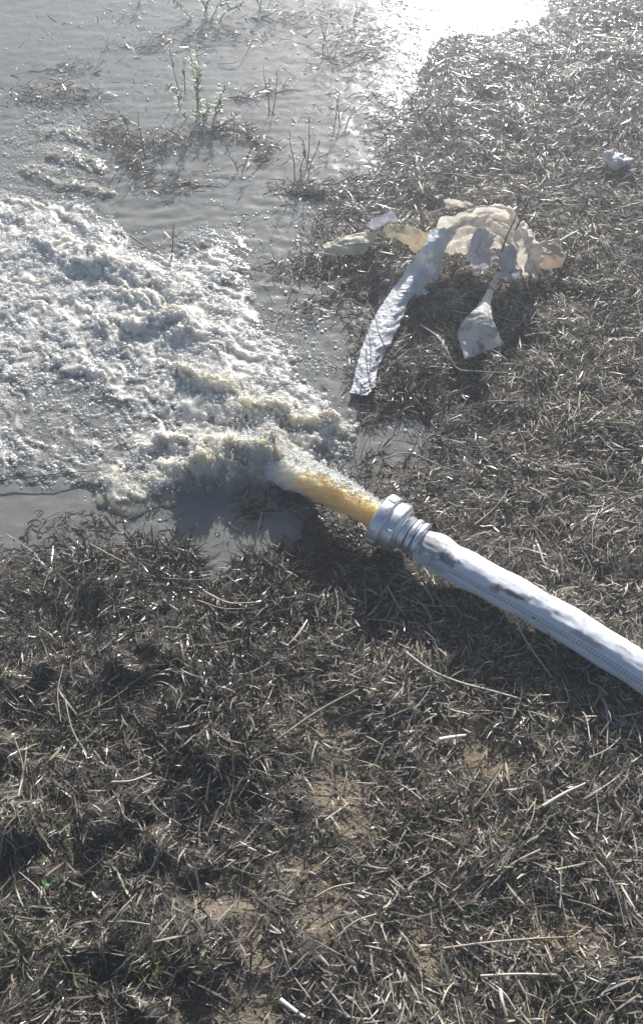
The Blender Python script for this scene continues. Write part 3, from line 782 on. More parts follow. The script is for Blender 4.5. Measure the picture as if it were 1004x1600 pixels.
ST = [
 ('stick', [(686, 1156, .014), (706, 1152, .016), (727, 1149, .015)], .0042, M_WHITE, 'short bleached stick lying below the hose shadow', 'stick'),
 ('dry_stalk', [(634, 1020, .03), (672, 1047, .022), (717, 1066, .018), (770, 1080, .02), (812, 1092, .018)], .0026, M_PALE, 'long pale stalk along the lower edge of the hose shadow', 'stalk'),
 ('dry_stalk', [(430, 1158, .014), (495, 1112, .022), (560, 1077, .03)], .0026, M_TAN, 'long straight tan stalk rising from the dark clump to the path', 'stalk'),
 ('dry_stalk', [(502, 1112, .02), (550, 1076, .02), (597, 1040, .018)], .0016, M_DARK, 'thin dark stalk just left of the hose shadow', 'stalk'),
 ('dry_stalk', [(742, 1260, .016), (764, 1230, .022), (783, 1200, .022)], .0018, M_TAN, 'thin tan stalk leaning in the grass right of the path', 'stalk'),
 ('dry_stalk', [(847, 1260, .018), (880, 1240, .022), (914, 1224, .022)], .0034, M_PALE, 'thick pale stalk in greenish grass near the right edge', 'stalk'),
 ('twig', [(656, 507, .02), (683, 526, .03), (700, 552, .03), (715, 576, .025), (750, 580, .03), (796, 583, .04)], .0017, M_PALE, 'pale bent twig crossing the shadow of the dangling flap', 'twig'),
 ('twig', [(619, 561, .02), (650, 557, .03), (680, 556, .03), (705, 561, .02)], .0014, M_GREY, 'thin arched twig between the white strip and the flap', 'twig'),
 ('dry_stalk', [(658, 574, .0), (657, 548, .04), (656, 521, .08)], .0013, M_PALE, 'upright thin stalk beside the white strip', 'stalk'),
 ('dry_stalk', [(642, 612, .01), (646, 590, .03), (641, 570, .05)], .0016, M_PALE, 'short pale upright stalk below the arched twig', 'stalk'),
 ('twig', [(600, 541, .05), (590, 516, .06), (585, 493, .05), (572, 470, .03)], .0016, M_DARK, 'dark twig lying over the middle of the white strip', 'twig'),
 ('twig', [(578, 604, .03), (573, 575, .04), (572, 544, .05)], .0015, M_DARK, 'dark twig lying over the tip of the white strip', 'twig'),
 ('reed_stalk', [(388, 890, .0), (396, 858, .04), (404, 822, .075), (409, 800, .10)], .0020, M_PALE, 'pale reed stalk standing in the muddy pool below the foam', 'reed'),
 ('twig', [(-20, 752, .012), (43, 746, .015), (100, 739, .018), (154, 735, .012)], .0016, M_DARK, 'long thin dark twig poking into the foam edge', 'twig'),
 ('twig', [(203, 368, .02), (232, 388, .02), (262, 405, .015)], .0024, M_DARK, 'dark twig half sunk at the upper rim of the foam', 'twig'),
 ('twig', [(268, 408, .0), (270, 380, .05), (271, 352, .10)], .0022, M_DARK, 'short dark upright twig at the upper rim of the foam', 'twig'),
 ('stick', [(437, 1562, .012), (456, 1576, .014), (476, 1590, .012)], .0040, M_WHITE, 'bleached stick beside the bare tan patch', 'stick'),
 ('dry_stalk', [(444, 1526, .01), (462, 1508, .014), (482, 1488, .014)], .0026, M_GREY, 'stubby grey stalk above the bleached stick', 'stalk'),
 ('dry_stalk', [(750, 1525, .014), (810, 1522, .02), (868, 1523, .018)], .0022, M_PALE, 'straight pale stalk lying level near the lower right corner', 'stalk'),
 ('dry_stalk', [(692, 1482, .014), (760, 1473, .02), (830, 1467, .02), (892, 1464, .014)], .0022, M_TAN, 'long tan stalk reaching the bare patch at lower right', 'stalk'),
 ('dry_stalk', [(502, 1535, .012), (525, 1562, .014), (542, 1592, .012)], .0022, M_GREY, 'grey stalk slanting down in the bottom middle grass', 'stalk'),
 ('dry_leaf_stalk', [(780, 1545, .016), (784, 1566, .018), (790, 1587, .012)], .0032, M_WHITE, 'short white stalk under the level pale stalk', 'stalk'),
 ('dry_stalk', [(806, 962, .05), (812, 985, .045), (829, 1013, .035), (861, 1058, .012)], .0018, M_PALE, 'pale stalk leaning against the shaded side of the hose', 'stalk'),
 ('dry_stalk', [(855, 988, .045), (866, 1010, .04), (870, 1042, .01)], .0014, M_GREY, 'short curved stalk under the hose near its red mark', 'stalk'),
 ('stick', [(741, 820, .014), (768, 798, .018), (782, 782, .02), (793, 764, .022)], .0022, M_GREY, 'grey stick lying in the litter above the hose', 'stick'),
 ('dry_stalk', [(841, 856, .016), (850, 880, .02), (862, 897, .012)], .0020, M_PALE, 'short pale stalk above the hose middle', 'stalk'),
 ('dry_stalk', [(241, 1512, .0), (238, 1475, .03), (236, 1438, .05)], .0020, M_TAN, 'upright yellowish blade in the lower left grass', 'stalk'),
 ('dry_stalk', [(320, 1262, .0), (324, 1236, .03), (328, 1208, .05)], .0018, M_PALE, 'upright pale stalk at the dark hollow', 'stalk'),
 ('dry_stalk', [(178, 1438, .02), (194, 1418, .024), (214, 1396, .026)], .0018, M_PALE, 'slanting pale stalk left of the tan patch', 'stalk'),
 ('dry_stalk', [(170, 1441, .02), (200, 1440, .024), (236, 1445, .02)], .0017, M_GREY, 'level grey stalk under the slanting pale stalk', 'stalk'),
 ('dry_stalk', [(175, 1222, .03), (205, 1220, .034), (237, 1208, .03)], .0020, M_PALE, 'curved pale stalk over the dark left clump', 'stalk'),
 ('dry_stalk', [(320, 925, .02), (358, 942, .024), (404, 941, .026)], .0022, M_PALE, 'curved pale stalk at the bank under the reed', 'stalk'),
 ('dry_stalk', [(308, 938, .02), (350, 951, .022), (398, 950, .02)], .0016, M_TAN, 'curved tan stalk just under another at the bank', 'stalk'),
 ('dry_stalk', [(140, 850, .015), (166, 864, .02), (197, 880, .02)], .0022, M_GREY, 'grey stalk slanting down from the muddy shore', 'stalk'),
 ('twig', [(600, 716, .012), (640, 708, .016), (700, 733, .018), (742, 738, .014)], .0016, M_GREY, 'grey twig on wet ground above the coupling', 'twig'),
 ('twig', [(700, 478, .02), (742, 452, .05), (790, 440, .06), (826, 437, .03)], .0018, M_GREY, 'arched grey twig below the tan film', 'twig'),
 ('twig', [(806, 358, .15), (814, 340, .18), (819, 326, .19), (828, 308, .21)], .0022, M_DARK, 'upper dark twig sticking out of the clear film', 'twig'),
 ('twig', [(783, 394, .11), (790, 372, .14), (800, 350, .165), (808, 331, .18)], .0022, M_DARK, 'lower dark twig lying against the clear film', 'twig'),
 ('twig', [(752, 360, .10), (749, 340, .13), (748, 322, .16)], .0014, M_DARK, 'tiny upright twig pricking the top of the film heap', 'twig'),
 ('stick', [(874, 377, .03), (888, 368, .035), (902, 361, .03)], .0034, M_WHITE, 'pale stick right beside the tan film', 'stick'),
 ('dry_stalk', [(808, 334, .08), (850, 342, .06), (900, 352, .02)], .0020, M_PALE, 'pale stalk running right from the film heap', 'stalk'),
 ('twig', [(396, 60, .0), (372, 95, .01), (340, 100, .005)], .0016, M_DARK, 'dark twig afloat beside the tall green weed', 'twig'),
]
for a_ in ST: stalk(*a_)
# loose stalks nothing tells apart
cnt = 0
while cnt < 60:
    x, y = random.uniform(-.9, 1.0), random.uniform(.05, 2.3)
    px, py = (float(q) for q in proj(np.array(x), np.array(y)))
    if not (20 < px < 985 and 500 < py < 1590) or samp(gS, x, y) > -.03: continue
    if line_dist(np.array([x]), np.array([y]), HCl)[0][0] < .09: continue
    L = random.uniform(.05, .11); az = random.uniform(0, 6.28); q = []
    for t in (0, .5, 1):
        X, Y = x+math.cos(az+.3*t)*L*t, y+math.sin(az+.3*t)*L*t
        q.append((X, Y, gz(X, Y)+.010+.008*random.random()))
    V, F = tube(q, random.uniform(.0011, .0019), .0009, 4, 4)
    o = mesh_np('loose_stalk', V, F, random.choice((M_PALE, M_PALE, M_TAN, M_GREY))); local(o, q[0])
    tag(o, 'short loose dry stalk among the matted grass', 'stalk', 'loose dry stalks on the matted grass'); cnt += 1

# ------------------------------------------------------------------ tufts, tussocks, weeds, debris
def tuft(name, px, py, R_, nb, L_, label, cat, cols, group=None, rough=.45, tilt=(.1, 1.05), W_=(.0018, .0042), sink=0.0):
    c = at(px, py); z0 = gz(c.x, c.y)-sink
    rr = R_*np.sqrt(rng.random(nb)); th = rng.uniform(0, 2*math.pi, nb)
    P = np.stack([rr*np.cos(th), rr*np.sin(th), np.zeros(nb)], -1)
    az = np.where(rng.random(nb) < .3, th+rng.normal(0, .8, nb), rng.uniform(0, 6.28, nb))
    V, F, k = ribbons(P, az, rng.uniform(*tilt, nb), rng.uniform(.5, 1.1, nb)*L_, rng.uniform(*W_, nb), rng.normal(0, .6, nb), rng.uniform(.2, 1.5, nb), rng.normal(0, .6, nb), 6, .12, follow=False)
    ci = rng.integers(0, len(cols), nb)
    cc = np.array(cols)[ci]*(.75+.5*rng.random((nb, 1)))
    o = mesh_np(name, V, F, STRAW, attrs={'col': np.repeat(cc, k, 0), 'rough': np.repeat(np.clip(rough+.1*rng.normal(size=nb), .2, .9), k)})
    o.location = (c.x, c.y, z0)
    return tag(o, label, cat, group)
WETC = [DARKB*.7, DARKB, GREYB*.6, DARKB*.5, PALE*.55]
for (px, py, R_, nb, L_, lab) in [
    (215, 872, .045, 260, .060, 'low dark wet tussock at the muddy shore left of the pool'),
    (272, 890, .05, 380, .075, 'dark bushy tussock at the water edge straight under the shadowed pool'),
    (392, 902, .045, 340, .065, 'dark wet tussock round the foot of the pale reed'),
    (440, 900, .05, 320, .060, 'dark wet tussock between the pool and the hose shadow'),
    (430, 965, .06, 380, .060, 'dark grass clump below the reed tussock'),
    (342, 978, .06, 400, .065, 'dark grass clump above the deep hollow'),
    (140, 905, .06, 320, .055, 'dark grass clump under the left shore'),
    (330, 1110, .07, 460, .070, 'dark matted clump beside the deep hollow'),
    (230, 1180, .07, 420, .065, 'dark matted clump with curved pale stalk'),
    (385, 1180, .05, 260, .085, 'dark clump of thin stems left of the bare path'),
    (640, 620, .05, 260, .055, 'wet brown clump just right of the white strip tip'),
    (585, 650, .03, 160, .045, 'small wet clump at the puddle between strip and foam'),
    (820, 1130, .06, 300, .070, 'dark clump below the right part of the hose'),
    (720, 1300, .05, 240, .055, 'greyish grass clump right of the bare path'),
    (640, 1330, .05, 240, .055, 'grass clump under the lower end of the bare path')]:
    tuft('grass_tussock', px, py, R_*1.15, int(nb*.8), L_*.72, lab, 'tussock', WETC if py < 1120 else WETC+[GREYB, OLIVE], 'tussocks of dead grass', .38)
GRC = [GREEN, OLIVE, GREEN*.7, GREYB*.9]
for (px, py, R_, nb, L_, lab) in [
    (712, 1066, .012, 40, .035, 'small bright green tuft below the hose shadow'),
    (925, 445, .045, 160, .05, 'green grass tuft near the right edge beside the film'),
    (880, 470, .03, 90, .045, 'green grass tuft below the tan film'),
    (832, 1285, .04, 130, .045, 'greenish tuft beside the thick pale stalk'),
    (868, 1520, .035, 110, .05, 'green tuft at the right end of the level stalk'),
    (240, 1500, .03, 90, .06, 'green tuft round the yellowish upright blade'),
    (330, 1250, .03, 80, .05, 'green tuft at the dark hollow'),
    (70, 1480, .05, 160, .05, 'green tuft at the lower left edge'),
    (120, 1130, .05, 140, .045, 'green tuft in the left clumps'),
    (290, 990, .03, 70, .04, 'olive green tuft in the dark clumps')]:
    tuft('green_tuft', px, py, R_, int(nb*.6), L_*.75, lab, 'grass tuft', GRC, 'green grass tufts', .5)
# seedling with broad leaves
def leaf_mesh(base, d, L, W, up=.3, n=7):
    d = Vector(d).normalized(); s = Vector((-d.y, d.x, 0)); 
    if s.length < 1e-4: s = Vector((1, 0, 0))
    s.normalize(); u = s.cross(d)*-1
    if u.z < 0: u = -u
    V = []
    for i in range(n):
        t = i/(n-1); w = W*.5*math.sin(math.pi*min(1, t*.92+.06))**.8
        c = Vector(base)+d*(L*t)+Vector((0, 0, up*L*(t-t*t*1.1)))
        V += [c-s*w+u*w*.25, c, c+s*w+u*w*.25]
    F = [(i*3+j, i*3+j+1, i*3+j+4, i*3+j+3) for i in range(n-1) for j in range(2)]
    return np.array([list(v) for v in V]), np.array(F)
LEAF = mat_plain('leaf_green', (.05, .105, .03), (.10, .18, .06), .4, 120)
c = at(88, 1392); sd_ = empty('seedling', (c.x, c.y, gz(c.x, c.y)+.012)); tag(sd_, 'tiny bright green seedling at the lower left edge', 'seedling')
V, F = tube([(0, 0, -.012), (.001, .001, .004), (.002, .001, .014)], .0012, .0009); mesh_np('stem', V, F, M_GREEN, sd_)
for d, L in (((1, .5, .4), .014), ((-1, .3, .3), .012), ((.1, 1, .6), .010), ((-.3, -1, .3), .009)):
    V, F = leaf_mesh((.002, .001, .013), d, L, .008); mesh_np('leaf', V, F, LEAF, sd_)

def weed(px, py, stems, label, leafy=16, mat=M_DARK, leafc=None, hgt=None, name='weed_plant', group='weeds standing in the flooded ground'):
    """stems: (height m, lean x, lean y, dx, dy)"""
    c = at(px, py); o = empty(name, (c.x, c.y, 0)); tag(o, label, 'weed', group)
    for h, lx, ly, dx, dy in stems:
        pts = [(dx, dy, -.02), (dx+lx*.35+random.gauss(0, .004), dy+ly*.3, h*.4), (dx+lx*.75+random.gauss(0, .005), dy+ly*.7, h*.75), (dx+lx, dy+ly, h)]
        V, F = tube(pts, .0017, .0008, 5, 5); mesh_np('stem', V, F, mat, o)
        C = catmull([Vector(p) for p in pts], 40)
        Vs, Fs, off = [], [], 0
        for i in range(leafy):
            q = C[random.randint(4, 38)]; az = random.uniform(0, 6.28)
            V, F = leaf_mesh(q, (math.cos(az), math.sin(az), random.uniform(-.2, .8)), random.uniform(.009, .026), random.uniform(.003, .007), .2, 4)
            Vs.append(V); Fs.append(F+off); off += len(V)
        if Vs:
            f = mesh_np('foliage', np.concatenate(Vs), np.concatenate(Fs), leafc or LEAFD, o)
    return o
LEAFD = mat_plain('leaf_dull', (.05, .06, .035), (.13, .14, .075), .45, 120)
LEAFO = mat_plain('leaf_olive', (.06, .105, .028), (.15, .205, .065), .45, 120)
weed(312, 188, [(.20, .01, .02, 0, 0), (.17, -.02, .02, .012, .01), (.15, .02, .0, -.01, 0), (.10, -.05, .0, -.03, .0), (.09, .05, .01, .03, .0), (.07, .02, -.02, .01, -.02)], 'tall yellow green weed rising from the water', 52, M_GREEN, LEAFO)
weed(284, 150, [(.13, -.02, .02, 0, 0), (.10, .01, .0, .01, 0)], 'thin brown weed just left of the tall yellow green weed', 8, M_DARK, LEAFD)
weed(330, 200, [(.06, .04, .02, 0, 0), (.05, -.05, .01, .0, 0), (.05, .06, -.02, .02, 0)], 'low sprawling weed at the foot of the tall green one', 16, M_GREEN, LEAFD)
weed(420, 178, [(.13, -.01, .02, 0, 0), (.12, .02, .02, .008, 0)], 'bare dark stem right of the tall green weed', 3, M_DARK)
weed(460, 285, [(.14, -.01, .02, 0, 0), (.11, .0, .01, .02, 0), (.10, .03, .01, .035, 0)], 'dark thin stems near the shore, upper middle', 5, M_DARK)
weed(478, 260, [(.13, .01, .02, 0, 0), (.08, -.03, .02, .01, 0)], 'single dark forked stem behind the shore stems', 5, M_DARK)
weed(226, 248, [(.13, .002, .02, 0, 0), (.11, -.03, .02, -.02, .01), (.07, .03, .01, .02, 0)], 'two dark stems over the drowned clump', 4, M_DARK)
weed(505, 90, [(.10, .01, .02, 0, 0), (.08, -.02, .01, .02, 0), (.09, .03, .02, .03, 0)], 'pale twiggy weed at the top of the pool', 8, M_GREY, LEAFD)
weed(318, 30, [(.08, .03, .02, 0, 0), (.08, -.03, .02, .01, 0), (.06, .06, .01, .02, 0), (.06, -.08, .01, -.03, 0), (.05, .1, 0, .04, 0)], 'leafy green weed at the top edge of the picture', 50, M_GREEN, LEAFO)
weed(405, 14, [(.06, .03, .02, 0, 0), (.06, -.04, .02, .01, 0), (.06, .06, .01, .02, 0)], 'small leafy weed at the top edge right of another', 22, M_GREEN, LEAFO)
weed(215, 8, [(.05, .03, .02, 0, 0), (.05, -.04, .02, .01, 0)], 'low weed at the top edge, farthest left', 16, M_GREEN, LEAFD)
weed(520, 200, [(.10, .02, .02, 0, 0), (.09, -.02, .02, .02, 0), (.06, .03, .01, .03, 0)], 'brown twiggy weed near the glittering shore', 6, M_DARK)
weed(375, 268, [(.06, .03, .0, 0, 0), (.05, -.04, .01, 0, 0)], 'low dark sprig above the foam tongue', 8, M_DARK)

def debris(px, py, rx, ry, ang, nb, label, up=.012, stuff=False):
    c = at(px, py); a = math.radians(ang)
    u, v = rng.normal(0, .5, nb)*rx, rng.normal(0, .5, nb)*ry
    nb = int(nb*.62); u, v = u[:nb]*1.15, v[:nb]*1.15
    X, Y = u*math.cos(a)-v*math.sin(a), u*math.sin(a)+v*math.cos(a)
    z = np.exp(-((u/rx)**2+(v/ry)**2))*up*rng.random(nb)-.001
    P = np.stack([X, Y, z], -1)
    az = np.where(rng.random(nb) < .6, a+rng.normal(0, .5, nb), rng.uniform(0, 6.28, nb))
    V, F, k = ribbons(P, az, rng.normal(.15, .3, nb), rng.uniform(.012, .055, nb), rng.uniform(.0015, .004, nb), rng.normal(0, 1, nb), rng.normal(.3, .5, nb), rng.normal(0, .8, nb), 5, .3, follow=False)
    V[:, 2] = np.maximum(V[:, 2], -.003)
    cc = np.array([DARKB*.8, DARKB*1.2, GREYB*.5, GREYB, PALE*.8])[rng.integers(0, 5, nb)]*(.7+.5*rng.random((nb, 1)))
    o = mesh_np('debris_mat', V, F, STRAW, attrs={'col': np.repeat(cc, k, 0), 'rough': np.repeat(rng.uniform(.2, .4, nb), k)})
    o.location = (c.x, c.y, .001)
    if stuff: o.name = 'drowned_grass'; return tag(o, label, kind='stuff')
    return tag(o, label, 'debris', 'mats of drowned dead grass in the water')
debris(85, 150, .16, .045, -5, 420, 'dark drowned mat at the upper left edge of the flow', .03)
debris(110, 110, .10, .03, 0, 160, 'thin drowned mat behind the left one')
debris(170, 205, .06, .06, -60, 260, 'drowned clump at the head of the slanting debris line', .03)
debris(205, 255, .035, .13, 28, 360, 'slanting line of drowned stems pointing at the foam', .02)
debris(255, 225, .10, .05, -10, 260, 'drowned weed clump under the two dark stems', .02)
debris(390, 215, .09, .028, -38, 220, 'pale tipped drowned stems in the middle of the pool', .015)
debris(405, 250, .02, .05, 0, 90, 'short drowned stems under the middle ones')
debris(270, 295, .12, .03, 8, 150, 'thin drowned stems above the foam tongue')
debris(395, 150, .08, .02, 15, 130, 'floating stems right of the tall green weed')
debris(330, 205, .09, .045, 0, 240, 'drowned stems round the foot of the green weed')
debris(480, 300, .10, .05, 0, 240, 'drowned stems near the shore, upper middle')
debris(460, 420, .10, .04, 10, 260, 'dark sunken stems between foam and film')
debris(500, 480, .10, .05, 20, 260, 'dark sunken stems left of the white strip')
debris(540, 420, .09, .03, 0, 220, 'dark sunken stems under the yellowed film')
debris(385, 800, .035, .03, 30, 130, 'pale drowned stems in the shaded pool', .02)
debris(455, 775, .05, .03, 0, 200, 'pale drowned stems under the water jet', .025)
debris(125, 825, .10, .03, 0, 150, 'sunken grass in the muddy water at left', .012, True)
debris(560, 80, .14, .12, 20, 500, 'glittering drowned grass near the sun glare', .02, True)
debris(600, 190, .12, .12, 20, 420, 'glittering drowned grass along the upper shore', .02, True)
debris(330, 60, .20, .05, 0, 260, 'drowned stems between the green weeds at the top', .012, True)
debris(470, 30, .18, .06, 0, 260, 'drowned stems at the top middle', .012, True)
debris(225, 75, .14, .03, 0, 130, 'sparse drowned stems at the upper left', .012, True)

# thin broken stalks scattered over the flooded ground
n = 26000
x, y = rng.uniform(-1.4, .9, n), rng.uniform(1.5, 3.4, n)
px, py = proj(x, y); q = samp(gS, x, y)
cl = fbm(x*5.5+2, y*8, 4, 451)
w = np.clip(.02+.8*np.clip(cl-.18, 0, 1)+.75*blob(px, py, 590, 120, 100, 180)*np.clip(cl+.4, 0, 1)+.3*blob(px, py, 480, 430, 70, 70)*np.clip(cl+.4, 0, 1), 0, .8)*sstep(520, 430, py+.0*px)
w = w*(1-froth_field(px, py, x, y)[0])
ok = (q > .0) & (rng.random(n) < w*.8); x, y = x[ok], y[ok]; n = len(x)
V, F, k = ribbons(np.stack([x, y, rng.random(n)*.002], -1), rng.uniform(0, 6.28, n), np.abs(rng.normal(.08, .22, n)), np.clip(rng.lognormal(math.log(.022), .5, n), .008, .08), rng.uniform(.0010, .0034, n), rng.normal(0, .8, n), rng.normal(.25, .35, n), rng.normal(0, .7, n), 5, .3, follow=False)
V[:, 2] = np.maximum(V[:, 2], -.002)
cc = np.array([DARKB, DARKB*1.4, GREYB*.7, GREYB, PALE*.9])[rng.integers(0, 5, n)]*(.7+.5*rng.random((n, 1)))
tag(mesh_np('drowned_straw', V, F, STRAW, attrs={'col': np.repeat(cc, k, 0), 'rough': np.repeat(rng.uniform(.16, .4, n), k)}), label='thin broken stalks and bits of dead grass scattered over the flooded ground', kind='stuff')

# ------------------------------------------------------------------ plastic litter
def sheet(name, rows, mat, label, cat='plastic film', res=14, crumple=.004, cs=26, seed=1, thick=.0006, group=None, lin=False, aniso=(1, 1), rag=1.0, fold_k=1.1):
    """rows of (px, py, height above ground plane): a grid of control points, smoothed, crumpled, with a real thickness"""
    G = np.array([[list(at(*p)) for p in r] for r in rows])
    nr, nc = G.shape[:2]
    def catl(P, n):
        P = np.array([list(p) for p in P]); t = np.linspace(0, len(P)-1, n)
        return np.stack([np.interp(t, np.arange(len(P)), P[:, q]) for q in range(3)], -1)
    catmull_ = catl if lin else catmull
    G1 = np.stack([catmull_([Vector(p) for p in G[i]], (nc-1)*res+1) for i in range(nr)])
    G2 = np.stack([catmull_([Vector(p) for p in G1[:, j]], (nr-1)*res+1) for j in range(G1.shape[1])], 1)
    du = np.gradient(G2, axis=0); dv = np.gradient(G2, axis=1)
    nn = np.cross(du, dv); nn /= np.linalg.norm(nn, axis=2)[..., None]+1e-9
    U = np.cumsum(np.linalg.norm(du, axis=2), 0); Vv = np.cumsum(np.linalg.norm(dv, axis=2), 1)
    qu, qv = U*cs*aniso[0], Vv*cs*aniso[1]
    qu = qu+.5*fbm(Vv*18, U*18, 2, seed+40); qv = qv+.5*fbm(U*18, Vv*18, 2, seed+50)
    r1 = np.abs(fbm(qu, qv, 3, seed*13))-.35; r2 = np.abs(fbm(qu*2.4+9, qv*2.4, 2, seed*13+5))-.3
    fr_ = np.random.default_rng(seed); fold = 0
    for i in range(6):
        th = fr_.uniform(0, math.pi); lam = fr_.uniform(.018, .07); ph = fr_.uniform(0, 1)
        q = ((U*aniso[0]*math.cos(th)+Vv*aniso[1]*math.sin(th))/lam+ph+.35*fbm(U*14+i*3, Vv*14, 2, seed+60+i))
        fold = fold + (lam/.05)*(np.abs(2*(q-np.floor(q))-1)-.5)*np.clip(.5+1.6*fbm(U*12+i*7, Vv*12, 2, seed+80+i), 0, 1)
    G2 = G2 + nn*(crumple*(.9*r1+.4*r2+fold_k*fold))[..., None]
    e = fbm(U*55, Vv*55, 3, seed*7+2)
    m, k = G2.shape[:2]
    for axis, sl_, dd in ((0, 0, -1), (0, m-1, 1), (1, 0, -1), (1, k-1, 1)):          # ragged rims
        if axis == 0: G2[sl_] += (du[sl_]*(rag*1.6*e[sl_])[:, None])
        else: G2[:, sl_] += (dv[:, sl_]*(rag*1.6*e[:, sl_])[:, None])
    G2[..., 2] = np.maximum(G2[..., 2], .004)
    o = mesh_np(name, G2.reshape(-1, 3), grid_faces(m, k), mat)
    ctr = Vector(G2.reshape(-1, 3).mean(0)); ctr.z = 0; local(o, ctr)
    sdm = o.modifiers.new('thickness', 'SOLIDIFY'); sdm.thickness = thick; sdm.offset = 0
    return tag(o, label, cat, group)
def c4(x, y, z): return (480+x*.478, 300+y*.478, z)
FL = .02
sheet('plastic_film', [[c4(48, 170, .035), c4(140, 138, .05), c4(235, 126, .06)], [c4(50, 190, .03), c4(130, 172, .045), c4(212, 165, .055)], [c4(54, 207, .02), c4(115, 206, .03), c4(185, 206, .03)]],
      P_YELL, 'flat yellowed film panel at the left end of the litter', seed=1, crumple=.0026, lin=True, rag=.3)
sheet('plastic_film', [[c4(238, 130, .075), c4(268, 103, .11), c4(335, 110, .12), c4(402, 138, .10)], [c4(240, 140, .07), c4(285, 130, .105), c4(330, 142, .10), c4(388, 168, .07)], [c4(243, 146, .065), c4(288, 150, .09), c4(318, 168, .07), c4(358, 204, .03)]],
      P_YELL, 'yellowed film folded like a small tent right of the flat panel', seed=2, crumple=.0045, lin=True, rag=.3, aniso=(.6, 1.5))
sheet('plastic_film', [[c4(198, 100, .07), c4(240, 78, .09), c4(278, 60, .11)], [c4(204, 124, .05), c4(246, 108, .07), c4(292, 92, .09)]],
      P_BLUE, 'small bluish film scrap poking up behind the yellowed film', seed=3, crumple=.004, lin=True, rag=1.5)
sheet('plastic_strip', [
    [c4(402, 128, .13), c4(440, 118, .15), c4(486, 130, .13)],
    [c4(378, 178, .12), c4(412, 180, .13), c4(440, 205, .10)],
    [c4(338, 228, 0.062), c4(385, 240, 0.074), c4(436, 262, 0.043)],
    [c4(312, 272, 0.053), c4(352, 290, 0.062), c4(392, 300, 0.043)],
    [c4(280, 315, 0.043), c4(305, 335, 0.053), c4(336, 352, 0.037)],
    [c4(240, 375, 0.034), c4(278, 392, 0.043), c4(312, 408, 0.031)],
    [c4(208, 430, 0.028), c4(243, 448, 0.037), c4(285, 470, 0.025)],
    [c4(180, 500, 0.022), c4(215, 515, 0.031), c4(252, 530, 0.019)],
    [c4(160, 575, 0.019), c4(192, 580, 0.025), c4(228, 580, 0.015)],
    [c4(148, 625, 0.014), c4(180, 635, 0.019), c4(222, 628, 0.014)],
    [c4(138, 655, 0.014), c4(165, 662, 0.014), c4(196, 668, 0.014)]],
    P_WHITE, 'long crinkled white strip trailing down to the wet ground', 'plastic strip', seed=4, crumple=.0034, cs=46, res=14, aniso=(1.2, .8), rag=.8, fold_k=.35)
sheet('plastic_film', [
    [c4(408, 122, .12), c4(452, 90, .15), c4(500, 70, .17), c4(560, 50, .19), c4(600, 40, .20), c4(660, 44, .19), c4(690, 80, .16)],
    [c4(415, 150, .11), c4(460, 122, .14), c4(510, 108, .15), c4(560, 92, .17), c4(610, 88, .17), c4(655, 88, .16), c4(700, 108, .15)],
    [c4(430, 172, .09), c4(470, 150, .11), c4(512, 150, .11), c4(555, 128, .14), c4(610, 130, .13), c4(650, 128, .13), c4(690, 130, .13)],
    [c4(440, 205, .06), c4(480, 190, .07), c4(518, 205, .06), c4(545, 175, .09), c4(605, 185, .08), c4(640, 180, .09), c4(672, 170, .09)]],
    P_CLEAR, 'arched heap of wrinkled clear film at the top of the litter', seed=5, crumple=.013, cs=17, res=20, aniso=(2.2, .45), rag=2, fold_k=1.5)
sheet('plastic_film', [[c4(545, 132, .14), c4(568, 120, .155), c4(602, 126, .14)], [c4(538, 150, .13), c4(566, 158, .145), c4(606, 160, .12)],
       [c4(520, 196, .10), c4(552, 196, .12), c4(604, 192, .10)], [c4(514, 210, .085), c4(560, 212, .105), c4(610, 200, .09)],
       [c4(534, 226, .075), c4(562, 232, .07), c4(616, 212, .07)], [c4(530, 246, .05), c4(566, 262, .045), c4(604, 238, .05)]],
      P_LAV, 'frosted lavender film tongue hanging in the middle of the heap', seed=6, crumple=.010, aniso=(.7, 1.3), lin=True, rag=1.6)
sheet('plastic_film', [[c4(450, 155, .06), c4(500, 158, .07)], [c4(470, 205, .03), c4(515, 200, .04)]], P_YELL, 'narrow yellowed scrap under the arched heap', seed=7, crumple=.003)
sheet('plastic_film', [[c4(680, 110, .16), c4(712, 106, .17), c4(735, 130, .14)], [c4(672, 170, .13), c4(715, 165, .15), c4(752, 190, .10)], [c4(690, 230, .08), c4(730, 235, .10), c4(765, 250, .06)], [c4(700, 270, .04), c4(738, 276, .04), c4(768, 272, .04)]],
      P_CLEAR, 'clear film hood falling down the right side of the heap', seed=8, crumple=.015, cs=22, aniso=(.6, 1.5), rag=1.6)
sheet('plastic_film', [[c4(742, 168, .09), c4(785, 158, .10), c4(824, 150, .10)], [c4(752, 205, .08), c4(795, 198, .09), c4(842, 205, .07)], [c4(756, 250, .04), c4(792, 255, .04), c4(832, 244, .04)]],
      P_TAN, 'peach tan film pocket at the right end of the litter', seed=9, crumple=.004, lin=True, rag=.4)
sheet('plastic_film', [[c4(615, 200, .10), c4(645, 178, .12), c4(680, 170, .11)], [c4(630, 240, .08), c4(655, 225, .10), c4(684, 225, .08)], [c4(655, 282, .05), c4(670, 290, .05), c4(690, 302, .04)]],
      P_BLUE, 'bluish pleated film between tongue and hood', seed=10, crumple=.012, aniso=(.6, 1.5))
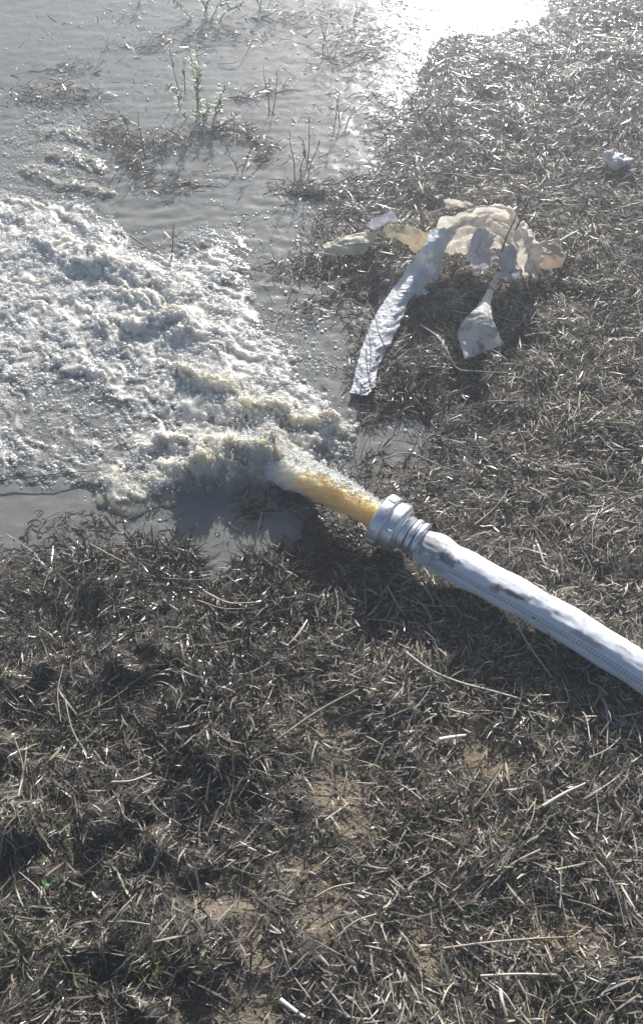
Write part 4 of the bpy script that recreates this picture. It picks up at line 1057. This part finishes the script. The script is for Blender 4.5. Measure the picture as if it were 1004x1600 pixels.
sheet('plastic_flap', [
    [c4(668, 248, 0.072), c4(676, 252, 0.077), c4(680, 262, 0.072)],
    [c4(618, 262, 0.082), c4(626, 268, 0.087), c4(634, 276, 0.082)],
    [c4(596, 300, 0.087), c4(604, 304, 0.092), c4(612, 308, 0.087)],
    [c4(570, 355, 0.092), c4(584, 358, 0.097), c4(597, 362, 0.092)],
    [c4(540, 388, 0.100), c4(572, 396, 0.112), c4(604, 418, 0.100)],
    [c4(514, 418, 0.084), c4(566, 428, 0.104), c4(618, 448, 0.090)],
    [c4(494, 446, 0.070), c4(560, 462, 0.092), c4(628, 474, 0.080)],
    [c4(488, 464, 0.064), c4(556, 488, 0.082), c4(635, 494, 0.070)],
    [c4(514, 548, 0.057), c4(570, 526, 0.066), c4(634, 500, 0.068)]],
    P_CARD, 'dirty white flap with a twisted neck held above its own shadow', 'plastic flap', seed=11, crumple=.0022, res=14, thick=.0012, lin=True, rag=.4, fold_k=.6)
sheet('plastic_scrap', [[c4(345, 322, .05), c4(368, 302, .06)], [c4(356, 346, .03), c4(394, 328, .04)]], P_WHITE, 'tiny white scrap beside the crinkled strip', 'plastic scrap', seed=12, crumple=.005)
sheet('plastic_scrap', [[c4(385, 352, .025), c4(405, 345, .03)], [c4(392, 375, .015), c4(412, 368, .02)]], P_WHITE, 'second tiny white scrap, just below the first', 'plastic scrap', seed=13, crumple=.005)
sheet('plastic_scrap', [[c4(440, 22, .05), c4(490, 24, .06), c4(540, 38, .05)], [c4(455, 52, .03), c4(500, 50, .04), c4(545, 50, .03)]], P_CLEAR, 'thin pale scrap lying behind the arched heap', 'plastic scrap', seed=14, crumple=.005)
sheet('plastic_scrap', [[c4(400, 280, .05), c4(420, 292, .05), c4(445, 290, .045)], [c4(402, 296, .03), c4(420, 302, .03), c4(450, 294, .035)]], P_BLUE, 'curled bluish shred under the strip', 'plastic scrap', seed=15, crumple=.003)
sheet('plastic_scrap', [[(941, 240, .06), (956, 236, .07), (980, 244, .05)], [(944, 254, .04), (958, 252, .06), (984, 258, .04)], [(950, 264, .02), (962, 266, .03), (984, 268, .02)]], P_WHITE, 'white crumpled scrap alone on the upper right grass', 'plastic scrap', seed=16, crumple=.008, cs=45)

# ------------------------------------------------------------------ haze
def box(name, x0, x1, y0, y1, z0, z1, mat):
    V = [(x, y, z) for x in (x0, x1) for y in (y0, y1) for z in (z0, z1)]
    F = [(0, 1, 3, 2), (4, 6, 7, 5), (0, 4, 5, 1), (2, 3, 7, 6), (0, 2, 6, 4), (1, 5, 7, 3)]
    return mesh_np(name, V, F, mat, smooth=False)
if VEIL_DENSITY > 0:  # added scattering volume that imitates the lens veil of the sun glare
    m = bpy.data.materials.new('glare_veil'); m.use_nodes = True; nt = m.node_tree
    nt.nodes.remove(nt.nodes['Principled BSDF'])
    pv = nt.nodes.new('ShaderNodeVolumePrincipled')
    pv.inputs['Color'].default_value = (.88, .93, 1.0, 1); pv.inputs['Density'].default_value = VEIL_DENSITY; pv.inputs['Anisotropy'].default_value = .77
    nt.links.new(pv.outputs[0], nt.nodes['Material Output'].inputs['Volume'])
    hz = box('glare_veil', -31, 31, -31, 31, -1.1, 1.62, m); tag(hz, kind='stuff')
